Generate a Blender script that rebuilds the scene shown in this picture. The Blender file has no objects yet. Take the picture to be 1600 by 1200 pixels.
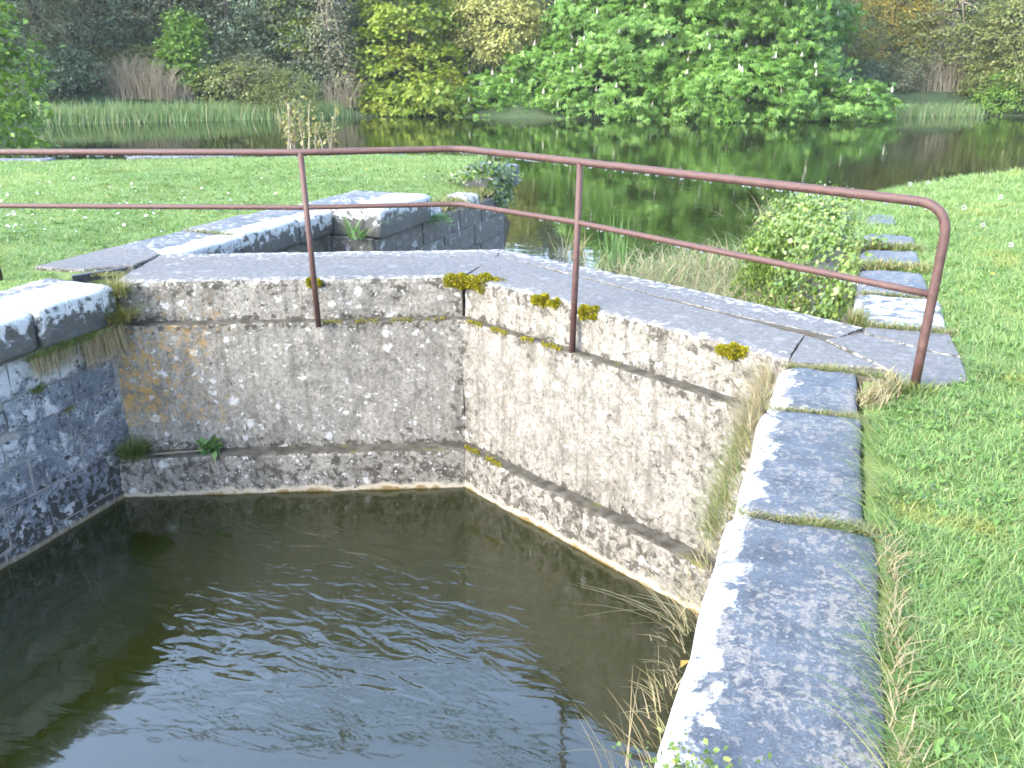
import bpy, bmesh, math, random
import numpy as np
from mathutils import Vector, noise

R = math.radians
SC = bpy.context.scene
COL = SC.collection
RNG = np.random.default_rng(7)
random.seed(7)

# ------------------------------------------------------------------ camera
cam_d = bpy.data.cameras.new('camera')
cam_d.sensor_width = 36.0
cam_d.lens = 1350 / 1600 * 36.0
cam_d.clip_start = 0.05
cam_d.clip_end = 2000
cam = bpy.data.objects.new('camera', cam_d)
COL.objects.link(cam)
cam.location = (0, 0, 1.6)
cam.rotation_euler = (R(90 - 20.136), 0, R(20.584))
SC.camera = cam

# ------------------------------------------------------------------ sky, sun, exposure
SUN_DIR = Vector((-0.48, -0.70, 0.64)).normalized()
world = bpy.data.worlds.new('World')
SC.world = world
world.use_nodes = True
wn = world.node_tree
wn.nodes.clear()
sky = wn.nodes.new('ShaderNodeTexSky')
sky.sky_type = 'NISHITA'
sky.sun_disc = False
sky.sun_elevation = math.asin(SUN_DIR.z)
sky.sun_rotation = math.atan2(SUN_DIR.x, SUN_DIR.y)
sky.air_density = 1.0
sky.dust_density = 1.6
sky.ozone_density = 1.0
hs = wn.nodes.new('ShaderNodeHueSaturation')
hs.inputs['Saturation'].default_value = 0.88
bg = wn.nodes.new('ShaderNodeBackground')
bg.inputs['Strength'].default_value = 0.15
wo = wn.nodes.new('ShaderNodeOutputWorld')
wn.links.new(sky.outputs[0], hs.inputs['Color'])
wn.links.new(hs.outputs[0], bg.inputs['Color'])
wn.links.new(bg.outputs[0], wo.inputs['Surface'])
sun_d = bpy.data.lights.new('sun', 'SUN')
sun_d.energy = 0.88
sun_d.angle = R(30)
sun_d.color = (1.0, 0.95, 0.85)
sun = bpy.data.objects.new('sun', sun_d)
COL.objects.link(sun)
sun.rotation_euler = SUN_DIR.to_track_quat('Z', 'Y').to_euler()
sun.location = (-20, -10, 30)
SC.view_settings.view_transform = 'Standard'
SC.view_settings.look = 'None'
SC.view_settings.gamma = 1.0
SC.view_settings.exposure = 3.68
SC.cycles.filter_width = 1.7
SC.cycles.max_bounces = 8
SC.cycles.transparent_max_bounces = 12
SC.cycles.use_denoising = True

ZB = -1.78      # water in the lock basin
ZP = -1.35      # water in the pond
ALB = .42       # weathered outdoor surfaces: one factor for all albedos


# ------------------------------------------------------------------ node helper
class Mat:
    def __init__(self, name):
        self.m = bpy.data.materials.new(name)
        self.m.use_nodes = True
        self.t = self.m.node_tree
        self.t.nodes.clear()
        self.out = self.t.nodes.new('ShaderNodeOutputMaterial')
        self._g = None

    def n(self, typ, **kw):
        nd = self.t.nodes.new('ShaderNode' + typ)
        for k, v in kw.items():
            setattr(nd, k, v)
        return nd

    def l(self, a, b):
        self.t.links.new(a, b)

    def set(self, sock, v):
        if hasattr(v, 'is_linked'):
            self.l(v, sock)
        elif isinstance(v, tuple) and sock.type == 'RGBA' and len(v) == 3:
            sock.default_value = (*v, 1)
        else:
            sock.default_value = v

    @property
    def geo(self):
        if self._g is None:
            self._g = self.n('NewGeometry')
        return self._g

    @property
    def pos(self):
        return self.geo.outputs['Position']

    def xyz(self, v=None):
        s = self.n('SeparateXYZ')
        self.l(v or self.pos, s.inputs[0])
        return s.outputs

    def mapv(self, scale, v=None, loc=(0, 0, 0)):
        s = self.n('Mapping')
        self.l(v or self.pos, s.inputs[0])
        s.inputs['Scale'].default_value = scale
        s.inputs['Location'].default_value = loc
        return s.outputs[0]

    def noise(self, scale, detail=4, rough=.55, v=None, dist=0.0, col=False):
        s = self.n('TexNoise')
        self.l(v or self.pos, s.inputs['Vector'])
        s.inputs['Scale'].default_value = scale
        s.inputs['Detail'].default_value = detail
        s.inputs['Roughness'].default_value = rough
        s.inputs['Distortion'].default_value = dist
        return s.outputs[1 if col else 0]

    def vor(self, scale, v=None, feature='F1', out=0, rand=1.0):
        s = self.n('TexVoronoi', feature=feature)
        self.l(v or self.pos, s.inputs['Vector'])
        s.inputs['Scale'].default_value = scale
        s.inputs['Randomness'].default_value = rand
        return s.outputs[out]

    def mr(self, v, a, b, c=0., d=1., smooth=False):
        s = self.n('MapRange')
        if smooth:
            s.interpolation_type = 'SMOOTHSTEP'
        self.set(s.inputs[0], v)
        for i, x in enumerate((a, b, c, d)):
            self.set(s.inputs[i + 1], x)
        return s.outputs[0]

    def math(self, op, a, b=0., c=None):
        s = self.n('Math', operation=op)
        self.set(s.inputs[0], a)
        self.set(s.inputs[1], b)
        if c is not None:
            self.set(s.inputs[2], c)
        return s.outputs[0]

    def mix(self, f, a, b, mode='MIX'):
        s = self.n('Mix', data_type='RGBA', blend_type=mode)
        self.set(s.inputs[0], f)
        self.set(s.inputs[6], a)
        self.set(s.inputs[7], b)
        return s.outputs[2]

    def ramp(self, f, stops, interp='LINEAR'):
        s = self.n('ValToRGB')
        s.color_ramp.interpolation = interp
        e = s.color_ramp.elements
        while len(e) < len(stops):
            e.new(0.5)
        for el, (p, c) in zip(e, stops):
            el.position = p
            el.color = (*c, 1)
        self.l(f, s.inputs[0])
        return s.outputs[0]

    def bump(self, h, strength=.5, dist=.01, normal=None):
        s = self.n('Bump')
        s.inputs['Strength'].default_value = strength
        s.inputs['Distance'].default_value = dist
        self.l(h, s.inputs['Height'])
        if normal:
            self.l(normal, s.inputs['Normal'])
        return s.outputs[0]

    def attr(self, name):
        s = self.n('Attribute', attribute_name=name)
        return s.outputs['Fac']

    def principled(self, color, rough=.8, normal=None, spec=.3, **kw):
        p = self.n('BsdfPrincipled')
        self.set(p.inputs['Base Color'], self.mix(1.0, color, (ALB, ALB, ALB), 'MULTIPLY'))
        self.set(p.inputs['Roughness'], rough)
        p.inputs['Specular IOR Level'].default_value = spec
        if normal:
            self.l(normal, p.inputs['Normal'])
        for k, v in kw.items():
            self.set(p.inputs[k], v)
        self.l(p.outputs[0], self.out.inputs['Surface'])
        return p


# ------------------------------------------------------------------ materials
def mat_concrete():
    k = Mat('weathered_concrete')
    x, y, z = k.xyz()
    nz = k.xyz(k.geo.outputs['True Normal'])[2]
    big = k.noise(1.6, 5)
    mid = k.noise(9, 6, .65)
    fine = k.noise(55, 4, .7)
    c = k.ramp(mid, [(.30, (.150, .138, .115)), (.47, (.285, .262, .222)), (.68, (.43, .40, .345))])
    c = k.mix(k.mr(big, .38, .66, 0, .55), c, (.40, .38, .335))
    c = k.mix(k.mr(fine, .52, .68, 0, .55), c, (.10, .095, .082))
    c = k.mix(k.mr(k.noise(90, 3, .6), .58, .68, 0, .5), c, (.55, .53, .48))
    # left leg greyer, right one cream: partly light from the left put into colour
    c = k.mix(k.mr(x, -3.0, -2.55, .35, 0.0), c, k.mix(.5, c, (.185, .185, .178)))
    pit = k.noise(32, 6, .75)
    c = k.mix(k.mr(pit, .48, .62, 0, .6), c, (.095, .088, .073))
    c = k.mix(k.mr(pit, .44, .34, 0, .3), c, (.47, .45, .40))
    blot = k.math('ADD', k.noise(4.2, 5, .7), k.math('MULTIPLY', k.math('SUBTRACT', pit, .5), .25))
    c = k.mix(k.mr(blot, .53, .64, 0, .6), c, (.135, .125, .105))
    # vertical run-off streaks
    st = k.noise(7, 4, .6, k.mapv((1.5, 1.5, .22)))
    c = k.mix(k.mr(st, .54, .68, 0, .55), c, (.12, .112, .092))
    st2 = k.noise(15, 5, .65, k.mapv((1.4, 1.4, .10)))
    below = k.math('MAXIMUM', k.mr(z, -.85, -.36, 0, 1), k.mr(z, -1.75, -1.45, 0, 1))
    c = k.mix(k.math('MULTIPLY', k.mr(st2, .53, .64), k.math('MULTIPLY', below, .30)), c, (.085, .078, .06))
    # black algae, gathered near the tops of the bands and at corners
    alg = k.noise(14, 5, .7, dist=.6)
    band = k.math('MAXIMUM', k.mr(z, -.28, -.02, 0, 1), k.mr(z, -1.22, -1.50, 0, .9))
    for zc, wd in ((-.34, .10), (-1.43, .12)):
        band = k.math('MAXIMUM', band, k.mr(k.math('ABSOLUTE', k.math('SUBTRACT', z, zc)), wd, 0., 0., 1.25))
    band = k.math('MAXIMUM', band, k.mr(k.math('ABSOLUTE', k.math('ADD', x, 2.79)), .22, 0., 0., .9))
    band = k.math('MAXIMUM', band, k.mr(x, -1.6, -.4, 0., .75))
    am = k.mr(k.math('ADD', alg, k.math('MULTIPLY', band, .13)), .60, .69, 0, .88)
    c = k.mix(am, c, (.055, .050, .038))
    # pale crusty lichen rosettes
    wob = k.n('VectorMath', operation='ADD')
    k.l(k.pos, wob.inputs[0])
    sc_ = k.n('VectorMath', operation='SCALE')
    k.l(k.noise(22, 3, col=True), sc_.inputs[0])
    sc_.inputs['Scale'].default_value = .09
    k.l(sc_.outputs[0], wob.inputs[1])
    for s, t, dens in ((8.5, .30, .74), (15, .30, .70), (27, .34, .66)):
        d = k.vor(s, wob.outputs[0])
        r = k.xyz(k.vor(s, wob.outputs[0], out=1))[0]
        near_top = k.math('MULTIPLY', k.mr(z, -.62, -.30, 0, 1), .22)
        left = k.mr(x, -2.2, -5.0, -.10, .10)
        on = k.math('GREATER_THAN', k.math('ADD', k.math('ADD', r, near_top), left), dens + .12)
        rad = k.math('MULTIPLY', k.math('SUBTRACT', k.math('ADD', r, k.math('MULTIPLY', k.math('SUBTRACT', mid, .5), 1.1)), .42), .55)
        f = k.math('MULTIPLY', k.mr(k.math('SUBTRACT', rad, d), -.04, .07), on)
        c = k.mix(k.math('MULTIPLY', f, .85), c, k.mix(k.mr(fine, .4, .6), (.46, .455, .43), (.68, .68, .655)))
    # mustard lichen towards the left quoin
    om = k.math('ADD', k.noise(17, 6, .75), k.math('MULTIPLY', k.math('SUBTRACT', pit, .5), .25))
    wx = k.math('ADD', x, k.math('MULTIPLY', k.math('SUBTRACT', k.noise(2.2, 4), .5), 1.6))
    patch = k.math('MULTIPLY', k.mr(wx, -4.1, -5.0, 0, 1), k.math('MULTIPLY', k.mr(z, -1.42, -1.1, 0, 1), k.mr(z, -.1, -.5, .35, 1)))
    ol = k.mr(k.math('ADD', om, k.math('MULTIPLY', patch, .16)), .625, .72, 0, .8)
    c = k.mix(k.math('MULTIPLY', ol, patch), c, k.mix(fine, (.50, .28, .05), (.42, .27, .10)))
    # tan silt line just above the water, olive slime below it
    wl = k.math('ADD', z, k.math('MULTIPLY', k.mr(k.noise(5, 5, .7), .35, .65), .055))
    c = k.mix(k.mr(wl, ZB + .085, ZB + .06), c, (.46, .41, .31))
    c = k.mix(k.mr(wl, ZB + .045, ZB + .025), c, (.24, .17, .07))
    c = k.mix(k.mr(z, ZB + .005, ZB - .01), c, (.13, .11, .035))
    # weathered tops, sky light's tint put into the colour; silt lies on the ledges
    topc = k.mix(k.mr(k.noise(18, 6, .7), .35, .65), (.215, .220, .226), (.135, .14, .147))
    topc = k.mix(k.mr(k.noise(30, 5, .7), .56, .64, 0, .7), topc, (.34, .35, .355))
    topc = k.mix(k.mr(k.noise(5, 4, .6), .60, .72, 0, .6), topc, (.42, .43, .43))
    lp = k.math('ADD', k.noise(16, 6, .7, dist=.4), k.math('MULTIPLY', k.attr('lip'), .19))
    topc = k.mix(k.mr(lp, .66, .74, 0, .9), topc, (.62, .63, .62))
    up = k.mr(nz, .60, .85)
    c = k.mix(k.math('MULTIPLY', up, k.mr(z, -.08, -.03)), c, topc)
    silt = k.mix(k.mr(mid, .40, .62), (.060, .055, .042), (.15, .14, .115))
    silt = k.mix(k.mr(k.noise(6, 4), .60, .70), silt, (.14, .14, .03))
    c = k.mix(k.math('MULTIPLY', up, k.mr(z, -.20, -.30)), c, silt)
    h = k.math('ADD', k.math('ADD', k.math('MULTIPLY', mid, .8), k.math('MULTIPLY', pit, .7)), k.math('MULTIPLY', fine, .35))
    k.principled(c, .92, k.bump(h, .75, .02), .15)
    return k.m


def mat_stone(name, base, dark, pale, lich_attr=True, lich_amount=0.0, blots=False):
    """limestone; the vertex attribute 'lichen' (0..1) says how crusted the spot is"""
    k = Mat(name)
    x, y, z = k.xyz()
    nz = k.xyz(k.geo.outputs['True Normal'])[2]
    mid = k.noise(7, 6, .65)
    fine = k.noise(48, 5, .7)
    c = k.ramp(mid, [(.32, dark), (.52, base), (.70, tuple(min(1, b * 1.35) for b in base))])
    # thin buff crust in leopard spots
    for s, t0, col in ((26, .54, pale), (60, .58, tuple(p * 1.25 for p in pale))):
        sp = k.noise(s, 4, .6, dist=.4)
        area = k.math('MULTIPLY', k.mr(k.noise(3.1, 3), .40, .62), .09)
        c = k.mix(k.mr(k.math('ADD', sp, area), t0 + .03, t0 + .10, 0, .7), c, col)
    c = k.mix(k.mr(k.noise(11, 5, .7), .60, .72, 0, .5), c, (.20, .155, .13))
    c = k.mix(k.mr(k.noise(130, 3, .6), .55, .66, 0, .55), c, tuple(b * 2.2 for b in base))
    c = k.mix(k.mr(k.noise(95, 3, .6), .56, .66, 0, .6), c, tuple(b * .6 for b in dark))
    # white crust
    if lich_attr:
        la = k.attr('lichen')
        ln = k.math('ADD', k.math('MULTIPLY', k.noise(10, 6, .68, dist=.5), 1.05), k.math('MULTIPLY', la, .62))
        ln = k.math('SUBTRACT', ln, .05)
        ln = k.math('ADD', ln, k.math('MULTIPLY', k.math('SUBTRACT', k.noise(70, 4, .7), .5), .16))
        lm = k.mr(ln, .775, .86)
    else:
        lm = k.mr(k.math('ADD', k.noise(6.5, 6, .66, dist=.5), k.math('ADD', k.math('MULTIPLY', k.math('SUBTRACT', fine, .5), .12), k.mr(k.math('ABSOLUTE', k.math('ADD', z, .47)), .14, .08, 0., .12 if blots else 0.))), .58 - lich_amount, .67 - lich_amount, 0, .85)
    c = k.mix(lm, c, k.mix(k.mr(fine, .35, .65), (.44, .46, .46), (.64, .66, .655)))
    if blots:
        b = k.math('ADD', k.noise(17, 4, .6), k.mr(z, ZB + .55, ZB + .10, 0, .16))
        c = k.mix(k.mr(b, .60, .64, 0, .95), c, (.030, .030, .024))
        c = k.mix(k.mr(k.math('ADD', z, k.math('MULTIPLY', mid, .05)), ZB + .075, ZB + .055, 0, .7), c, (.30, .25, .16))
        c = k.mix(k.mr(z, ZB + .005, ZB - .01), c, (.10, .09, .03))
    else:
        # the sides under the crust are mixed towards near-black
        side = k.math('MULTIPLY', k.mr(nz, .45, .15), k.math('SUBTRACT', 1.0, lm))
        c = k.mix(k.math('MULTIPLY', side, k.mr(k.noise(15, 5, .7), .38, .50, .35, .9)), c, (.075, .075, .060))
    h = k.math('ADD', mid, k.math('MULTIPLY', fine, .4))
    h = k.math('ADD', h, k.math('MULTIPLY', lm, .25))
    k.principled(c, k.mr(lm, 0, 1, .62, .95), k.bump(h, .6, .012), .3)
    return k.m


def mat_rust():
    k = Mat('rusty_brown_paint')
    a = k.noise(28, 6, .65)
    b = k.noise(160, 4, .6)
    c = k.ramp(a, [(.30, (.055, .022, .018)), (.52, (.095, .043, .037)), (.72, (.14, .072, .06))])
    c = k.mix(k.mr(b, .58, .72, 0, .6), c, (.13, .055, .025))
    c = k.mix(k.mr(k.noise(70, 4, .6), .62, .72, 0, .5), c, (.05, .022, .018))
    k.principled(c, k.mr(a, .3, .7, .5, .8), k.bump(k.math('ADD', a, b), .6, .004), .35)
    return k.m


def mat_leaf(name, cols, trans=.35, rough=.5, spec=.3, spotty=None):
    k = Mat(name)
    rnd = k.geo.outputs['Random Per Island']
    n = len(cols)
    c = k.ramp(rnd, [(i / max(1, n - 1), cc) for i, cc in enumerate(cols)])
    c = k.mix(k.mr(k.noise(.55, 3), .35, .65, 0, .45), c, k.mix(1.0, c, (.55, .62, .60), 'MULTIPLY'))
    if spotty:
        c = k.mix(k.mr(k.noise(spotty[0], 3), .56, .66, 0, .8), c, spotty[1])
    c = k.mix(1.0, c, (ALB, ALB, ALB), 'MULTIPLY')
    p = k.n('BsdfPrincipled')
    k.set(p.inputs['Base Color'], c)
    p.inputs['Roughness'].default_value = rough
    p.inputs['Specular IOR Level'].default_value = spec
    t = k.n('BsdfTranslucent')
    k.set(t.inputs['Color'], k.mix(1.0, c, (1.15, 1.2, .55), 'MULTIPLY'))
    m = k.n('MixShader')
    m.inputs[0].default_value = trans
    k.l(p.outputs[0], m.inputs[1])
    k.l(t.outputs[0], m.inputs[2])
    k.l(m.outputs[0], k.out.inputs['Surface'])
    return k.m


def mat_plain(name, a, b, scale=8, rough=.8, bump=.3, spec=.3):
    k = Mat(name)
    f = k.noise(scale, 5, .6)
    k.principled(k.mix(k.mr(f, .35, .65), a, b), rough, k.bump(f, bump, .01), spec)
    return k.m


def mat_ground():
    k = Mat('turf_soil')
    a = k.noise(2.2, 5, .6)
    f = k.noise(40, 4, .7)
    c = k.ramp(a, [(.30, (.14, .22, .06)), (.5, (.20, .29, .085)), (.7, (.26, .31, .11))])
    c = k.mix(k.mr(f, .45, .70, 0, .6), c, (.06, .08, .02))
    z = k.xyz()[2]
    c = k.mix(k.mr(z, -.45, -1.0), c, (.09, .075, .04))
    k.principled(c, .95, k.bump(f, .6, .02), .1)
    return k.m


def mat_hill():
    k = Mat('woodland_floor')
    a = k.noise(.5, 6, .65)
    c = k.ramp(a, [(.3, (.03, .05, .025)), (.5, (.05, .085, .035)), (.7, (.08, .11, .05))])
    c = k.mix(k.mr(k.noise(4, 5, .7), .5, .7, 0, .5), c, (.05, .04, .025))
    k.principled(c, .95, k.bump(a, .5, .3), .1)
    return k.m


def mat_basin():
    k = Mat('lock_water')
    x, y, z = k.xyz()
    # a ruffled patch in the middle of the basin, calmer water round it
    dx = k.math('DIVIDE', k.math('SUBTRACT', x, -3.0), 1.55)
    dy = k.math('DIVIDE', k.math('SUBTRACT', y, 4.25), .95)
    d = k.math('SQRT', k.math('ADD', k.math('MULTIPLY', dx, dx), k.math('MULTIPLY', dy, dy)))
    d = k.math('ADD', d, k.math('MULTIPLY', k.math('SUBTRACT', k.noise(1.3, 3), .5), 1.1))
    calm = k.mr(d, .35, 1.35, 1.0, .10, True)
    w1 = k.noise(4.2, 2, .45, k.mapv((.7, 1.7, 1)), dist=1.0)
    w2 = k.noise(15, 3, .5, k.mapv((.8, 1.5, 1)), dist=.6)
    h = k.math('ADD', w1, k.math('MULTIPLY', w2, .16))
    h = k.math('MULTIPLY', h, calm)
    slow = k.math('MULTIPLY', k.noise(1.1, 2), .25)
    nrm = k.bump(k.math('ADD', h, slow), 1.0, .027)
    fr = k.n('Fresnel')
    fr.inputs['IOR'].default_value = 1.72
    k.l(nrm, fr.inputs['Normal'])
    gl = k.n('BsdfGlossy')
    gl.inputs['Roughness'].default_value = .05
    gl.inputs['Color'].default_value = (1, 1, 1, 1)
    k.l(nrm, gl.inputs['Normal'])
    tr = k.n('BsdfTransparent')
    tr.inputs['Color'].default_value = (.82, .80, .55, 1)
    df = k.n('BsdfDiffuse')
    k.set(df.inputs['Color'], k.mix(k.noise(1.4, 3), (.009, .0125, .0014), (.014, .019, .0022)))
    mb = k.n('MixShader')
    mb.inputs[0].default_value = .45
    k.l(tr.outputs[0], mb.inputs[1])
    k.l(df.outputs[0], mb.inputs[2])
    ms = k.n('MixShader')
    k.l(fr.outputs[0], ms.inputs[0])
    k.l(mb.outputs[0], ms.inputs[1])
    k.l(gl.outputs[0], ms.inputs[2])
    k.l(ms.outputs[0], k.out.inputs['Surface'])
    va = k.n('VolumeAbsorption')
    va.inputs['Color'].default_value = (.62, .58, .22, 1)
    va.inputs['Density'].default_value = 2.6
    k.l(va.outputs[0], k.out.inputs['Volume'])
    return k.m


def mat_pond():
    k = Mat('pond_water')
    w = k.noise(2.6, 3, .5, k.mapv((.6, 1.5, 1)))
    w2 = k.noise(.5, 2)
    h = k.math('MULTIPLY', w, k.mr(w2, .35, .7, .15, 1.0))
    nrm = k.bump(h, 1.0, .0045)
    p = k.principled(k.mix(k.noise(.8, 4), (.010, .017, .004), (.018, .026, .006)), .02, nrm, .5)
    p.inputs['IOR'].default_value = 4.0
    return k.m


CONC = mat_concrete()
COPE = mat_stone('coping_limestone', (.070, .086, .108), (.036, .045, .060), (.24, .225, .20))
WALLST = mat_stone('wall_limestone', (.125, .148, .172), (.055, .067, .082), (.30, .32, .33), False, .045, True)
FARST = mat_stone('far_wall_limestone', (.20, .195, .185), (.07, .07, .06), (.34, .32, .28), False, .01)
MORTAR = mat_plain('lime_mortar', (.20, .20, .185), (.36, .35, .32), 20)
RUST = mat_rust()
GROUND = mat_ground()
HILL = mat_hill()
BASIN = mat_basin()
POND = mat_pond()
BARK = mat_plain('tree_bark', (.055, .045, .034), (.12, .10, .078), 6)
PALEBARK = mat_plain('pale_bark', (.16, .135, .10), (.27, .235, .18), 5)
TWIG = mat_leaf('dry_twigs', [(.22, .18, .12), (.34, .28, .19), (.44, .38, .27)], .1)
IRON = mat_plain('black_iron', (.02, .022, .025), (.05, .05, .055), 30, .5)
DROP = Mat('rain_drop')
DROP.principled((.75, .8, .8), .05, None, .5, **{'Transmission Weight': .75, 'IOR': 1.33})
DROP = DROP.m

GREEN = mat_leaf('lawn_grass', [(.15, .285, .06), (.22, .40, .10), (.29, .49, .15), (.36, .54, .19), (.50, .52, .22)], .38, .5, .3,
                 (1.7, (.42, .46, .12)))
GREENL = mat_leaf('lawn_grass_short', [(.17, .32, .09), (.24, .42, .135), (.32, .50, .19), (.43, .53, .22)], .38, .5, .3,
                  (1.2, (.20, .30, .065)))
WEED = mat_leaf('broad_weed_leaf', [(.10, .22, .035), (.16, .31, .055), (.22, .38, .08)], .3, .4, .4)
DRY = mat_leaf('dry_grass', [(.34, .25, .13), (.46, .36, .20), (.56, .47, .30), (.36, .36, .13)], .3)
MIXED = mat_leaf('mixed_grass', [(.12, .20, .035), (.20, .27, .05), (.36, .33, .12), (.48, .38, .20), (.14, .25, .05)], .3)
TUFT = mat_leaf('green_tuft', [(.10, .19, .03), (.17, .27, .05), (.25, .33, .08), (.36, .34, .13)], .3)
REED = mat_leaf('reed_leaf', [(.14, .25, .06), (.24, .36, .11), (.42, .40, .20), (.56, .47, .28), (.48, .38, .24)], .3)
REEDFAR = mat_leaf('far_reed_leaf', [(.15, .29, .10), (.22, .39, .14), (.31, .45, .18), (.48, .46, .24)], .3)
IRIS = mat_leaf('iris_leaf', [(.12, .26, .07), (.19, .34, .11), (.26, .40, .15)], .3)
FERN = mat_leaf('fern_leaf', [(.10, .24, .06), (.16, .32, .09), (.22, .38, .13)], .35)
IVYD = mat_leaf('ivy_leaf', [(.035, .085, .022), (.065, .13, .03), (.13, .22, .04), (.24, .33, .06)], .2, .35, .5)
IVYB = mat_leaf('bright_ivy_leaf', [(.10, .19, .035), (.16, .28, .05), (.24, .38, .07), (.36, .46, .11), (.07, .15, .035)], .3, .4, .4)
MOSS = mat_leaf('moss_leaf', [(.20, .18, .010), (.32, .28, .014), (.44, .38, .02), (.22, .24, .016)], .2, .9, .1)
PETALW = mat_leaf('white_petal', [(.80, .80, .78), (.86, .86, .84)], .2)
PETALY = mat_leaf('yellow_petal', [(.75, .52, .02), (.82, .62, .03)], .2)
FLUFF = mat_leaf('seed_fluff', [(.75, .76, .74), (.85, .86, .85)], .4)
CANDLE = mat_leaf('chestnut_blossom', [(.70, .66, .52), (.80, .77, .66), (.78, .66, .56)], .25)
FALLEN = mat_leaf('fallen_leaf', [(.55, .36, .04), (.50, .30, .05)], .2)

L_CHEST = mat_leaf('horse_chestnut_leaf', [(.115, .27, .030), (.165, .36, .048), (.225, .44, .07), (.30, .52, .105)], .45, .5, .3)
L_MAPLE = mat_leaf('maple_leaf', [(.17, .29, .022), (.25, .39, .034), (.34, .47, .05), (.42, .52, .07)], .42, .5, .3, (.35, (.30, .31, .03)))
L_PALE = mat_leaf('pale_spring_leaf', [(.44, .46, .12), (.56, .57, .17), (.66, .64, .23)], .35)
L_YOUNG = mat_leaf('young_tree_leaf', [(.12, .27, .025), (.19, .37, .04), (.27, .45, .06)], .4)
L_DARK = mat_leaf('evergreen_leaf', [(.065, .125, .070), (.095, .165, .09), (.13, .205, .105), (.19, .225, .12)], .2, .5, .3,
                  (.30, (.21, .22, .11)))  # leaf tones lifted: the pale veil of distance is put into the colour
L_GREY = mat_leaf('grey_green_leaf', [(.14, .175, .09), (.20, .24, .12), (.26, .28, .15), (.27, .24, .15)], .25)
L_OLIVE = mat_leaf('olive_leaf', [(.14, .185, .045), (.20, .26, .06), (.28, .33, .085), (.26, .235, .085)], .3)
L_ORANGE = mat_leaf('orange_bud_leaf', [(.33, .25, .03), (.46, .35, .04), (.56, .44, .055), (.27, .29, .06)], .3)
L_SHRUB = mat_leaf('willow_leaf', [(.12, .175, .035), (.18, .24, .05), (.26, .30, .075)], .3)
L_EDGE = mat_leaf('edge_tree_leaf', [(.12, .25, .025), (.18, .34, .04), (.27, .43, .06)], .36)
L_GORSE = mat_leaf('gorse_leaf', [(.035, .06, .02), (.06, .09, .026), (.11, .13, .03), (.30, .27, .03)], .15)
L_SPROUT = mat_leaf('sprout_leaf', [(.34, .28, .10), (.42, .36, .14), (.30, .33, .12)], .35)


# ------------------------------------------------------------------ object helpers
def tag(o, label=None, cat=None, group=None, kind=None):
    if cat == 'wall':
        kind = 'thing'
    if label:
        o['label'] = label
    if cat:
        o['category'] = cat
    if group:
        o['group'] = group
    if kind:
        o['kind'] = kind
    return o


def empty(name, loc=(0, 0, 0)):
    o = bpy.data.objects.new(name, None)
    COL.objects.link(o)
    o.location = loc
    o.empty_display_size = .2
    return o


def link(name, me, mat, parent=None):
    if mat and not me.materials:
        me.materials.append(mat)
    o = bpy.data.objects.new(name, me)
    COL.objects.link(o)
    if parent:
        o.parent = parent
    return o


def mesh_np(name, V, F, smooth=False):
    """V (n,3), F (m,k) with one k"""
    V = np.asarray(V, np.float32)
    F = np.asarray(F, np.int32)
    me = bpy.data.meshes.new(name)
    m, k = F.shape
    me.vertices.add(len(V))
    me.vertices.foreach_set('co', V.ravel())
    me.loops.add(m * k)
    me.loops.foreach_set('vertex_index', F.ravel())
    me.polygons.add(m)
    me.polygons.foreach_set('loop_start', np.arange(0, m * k, k, dtype=np.int32))
    me.polygons.foreach_set('loop_total', np.full(m, k, np.int32))
    if smooth:
        me.polygons.foreach_set('use_smooth', np.ones(m, bool))
    me.update(calc_edges=True)
    return me


def mesh_py(name, V, F, smooth=False):
    me = bpy.data.meshes.new(name)
    me.from_pydata([tuple(map(float, v)) for v in V], [], [tuple(map(int, f)) for f in F])
    if smooth:
        for p in me.polygons:
            p.use_smooth = True
    me.update()
    return me


def thing(name, V, F, mat, label, cat, group=None, kind=None, smooth=False, parent=None, loc=None):
    """a mesh whose origin sits at loc (world vertices are shifted)"""
    V = np.asarray(V, float)
    if loc is not None:
        V = V - np.asarray(loc, float)
    o = link(name, mesh_np(name, V, F, smooth), mat, parent)
    if loc is not None:
        o.location = loc
    return tag(o, label, cat, group, kind)


def fbm(p, s, seed=0.0):
    q = Vector((p[0] * s + seed, p[1] * s + seed * .7, p[2] * s - seed))
    return noise.noise(q) + .5 * noise.noise(q * 2.1) + .25 * noise.noise(q * 4.3)


def tube(points, rad, sides=10, caps=True):
    P = np.asarray(points, float)
    n = len(P)
    r = np.broadcast_to(np.asarray(rad, float), (n,))
    T = np.gradient(P, axis=0)
    T /= np.linalg.norm(T, axis=1)[:, None] + 1e-9
    a = np.array([0, 0, 1.]) if abs(T[0][2]) < .9 else np.array([1., 0, 0])
    u = np.cross(T[0], a)
    u /= np.linalg.norm(u)
    V = []
    for i in range(n):
        u = u - T[i] * u.dot(T[i])
        u /= np.linalg.norm(u) + 1e-9
        w = np.cross(T[i], u)
        for j in range(sides):
            an = 2 * math.pi * j / sides
            V.append(P[i] + r[i] * (math.cos(an) * u + math.sin(an) * w))
    F = []
    for i in range(n - 1):
        for j in range(sides):
            b = (j + 1) % sides
            F.append((i * sides + j, i * sides + b, (i + 1) * sides + b, (i + 1) * sides + j))
    if caps:
        V.append(P[0])
        V.append(P[-1])
        c0, c1 = len(V) - 2, len(V) - 1
        for j in range(sides):
            b = (j + 1) % sides
            F.append((c0, b, j, j))
            F.append((c1, (n - 1) * sides + j, (n - 1) * sides + b, (n - 1) * sides + b))
    return np.array(V), F


def mesh_tube(name, points, rad, sides=10):
    V, F = tube(points, rad, sides)
    F = [f if f[2] != f[3] else f[:3] for f in F]
    return mesh_py(name, V, F, True)


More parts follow.
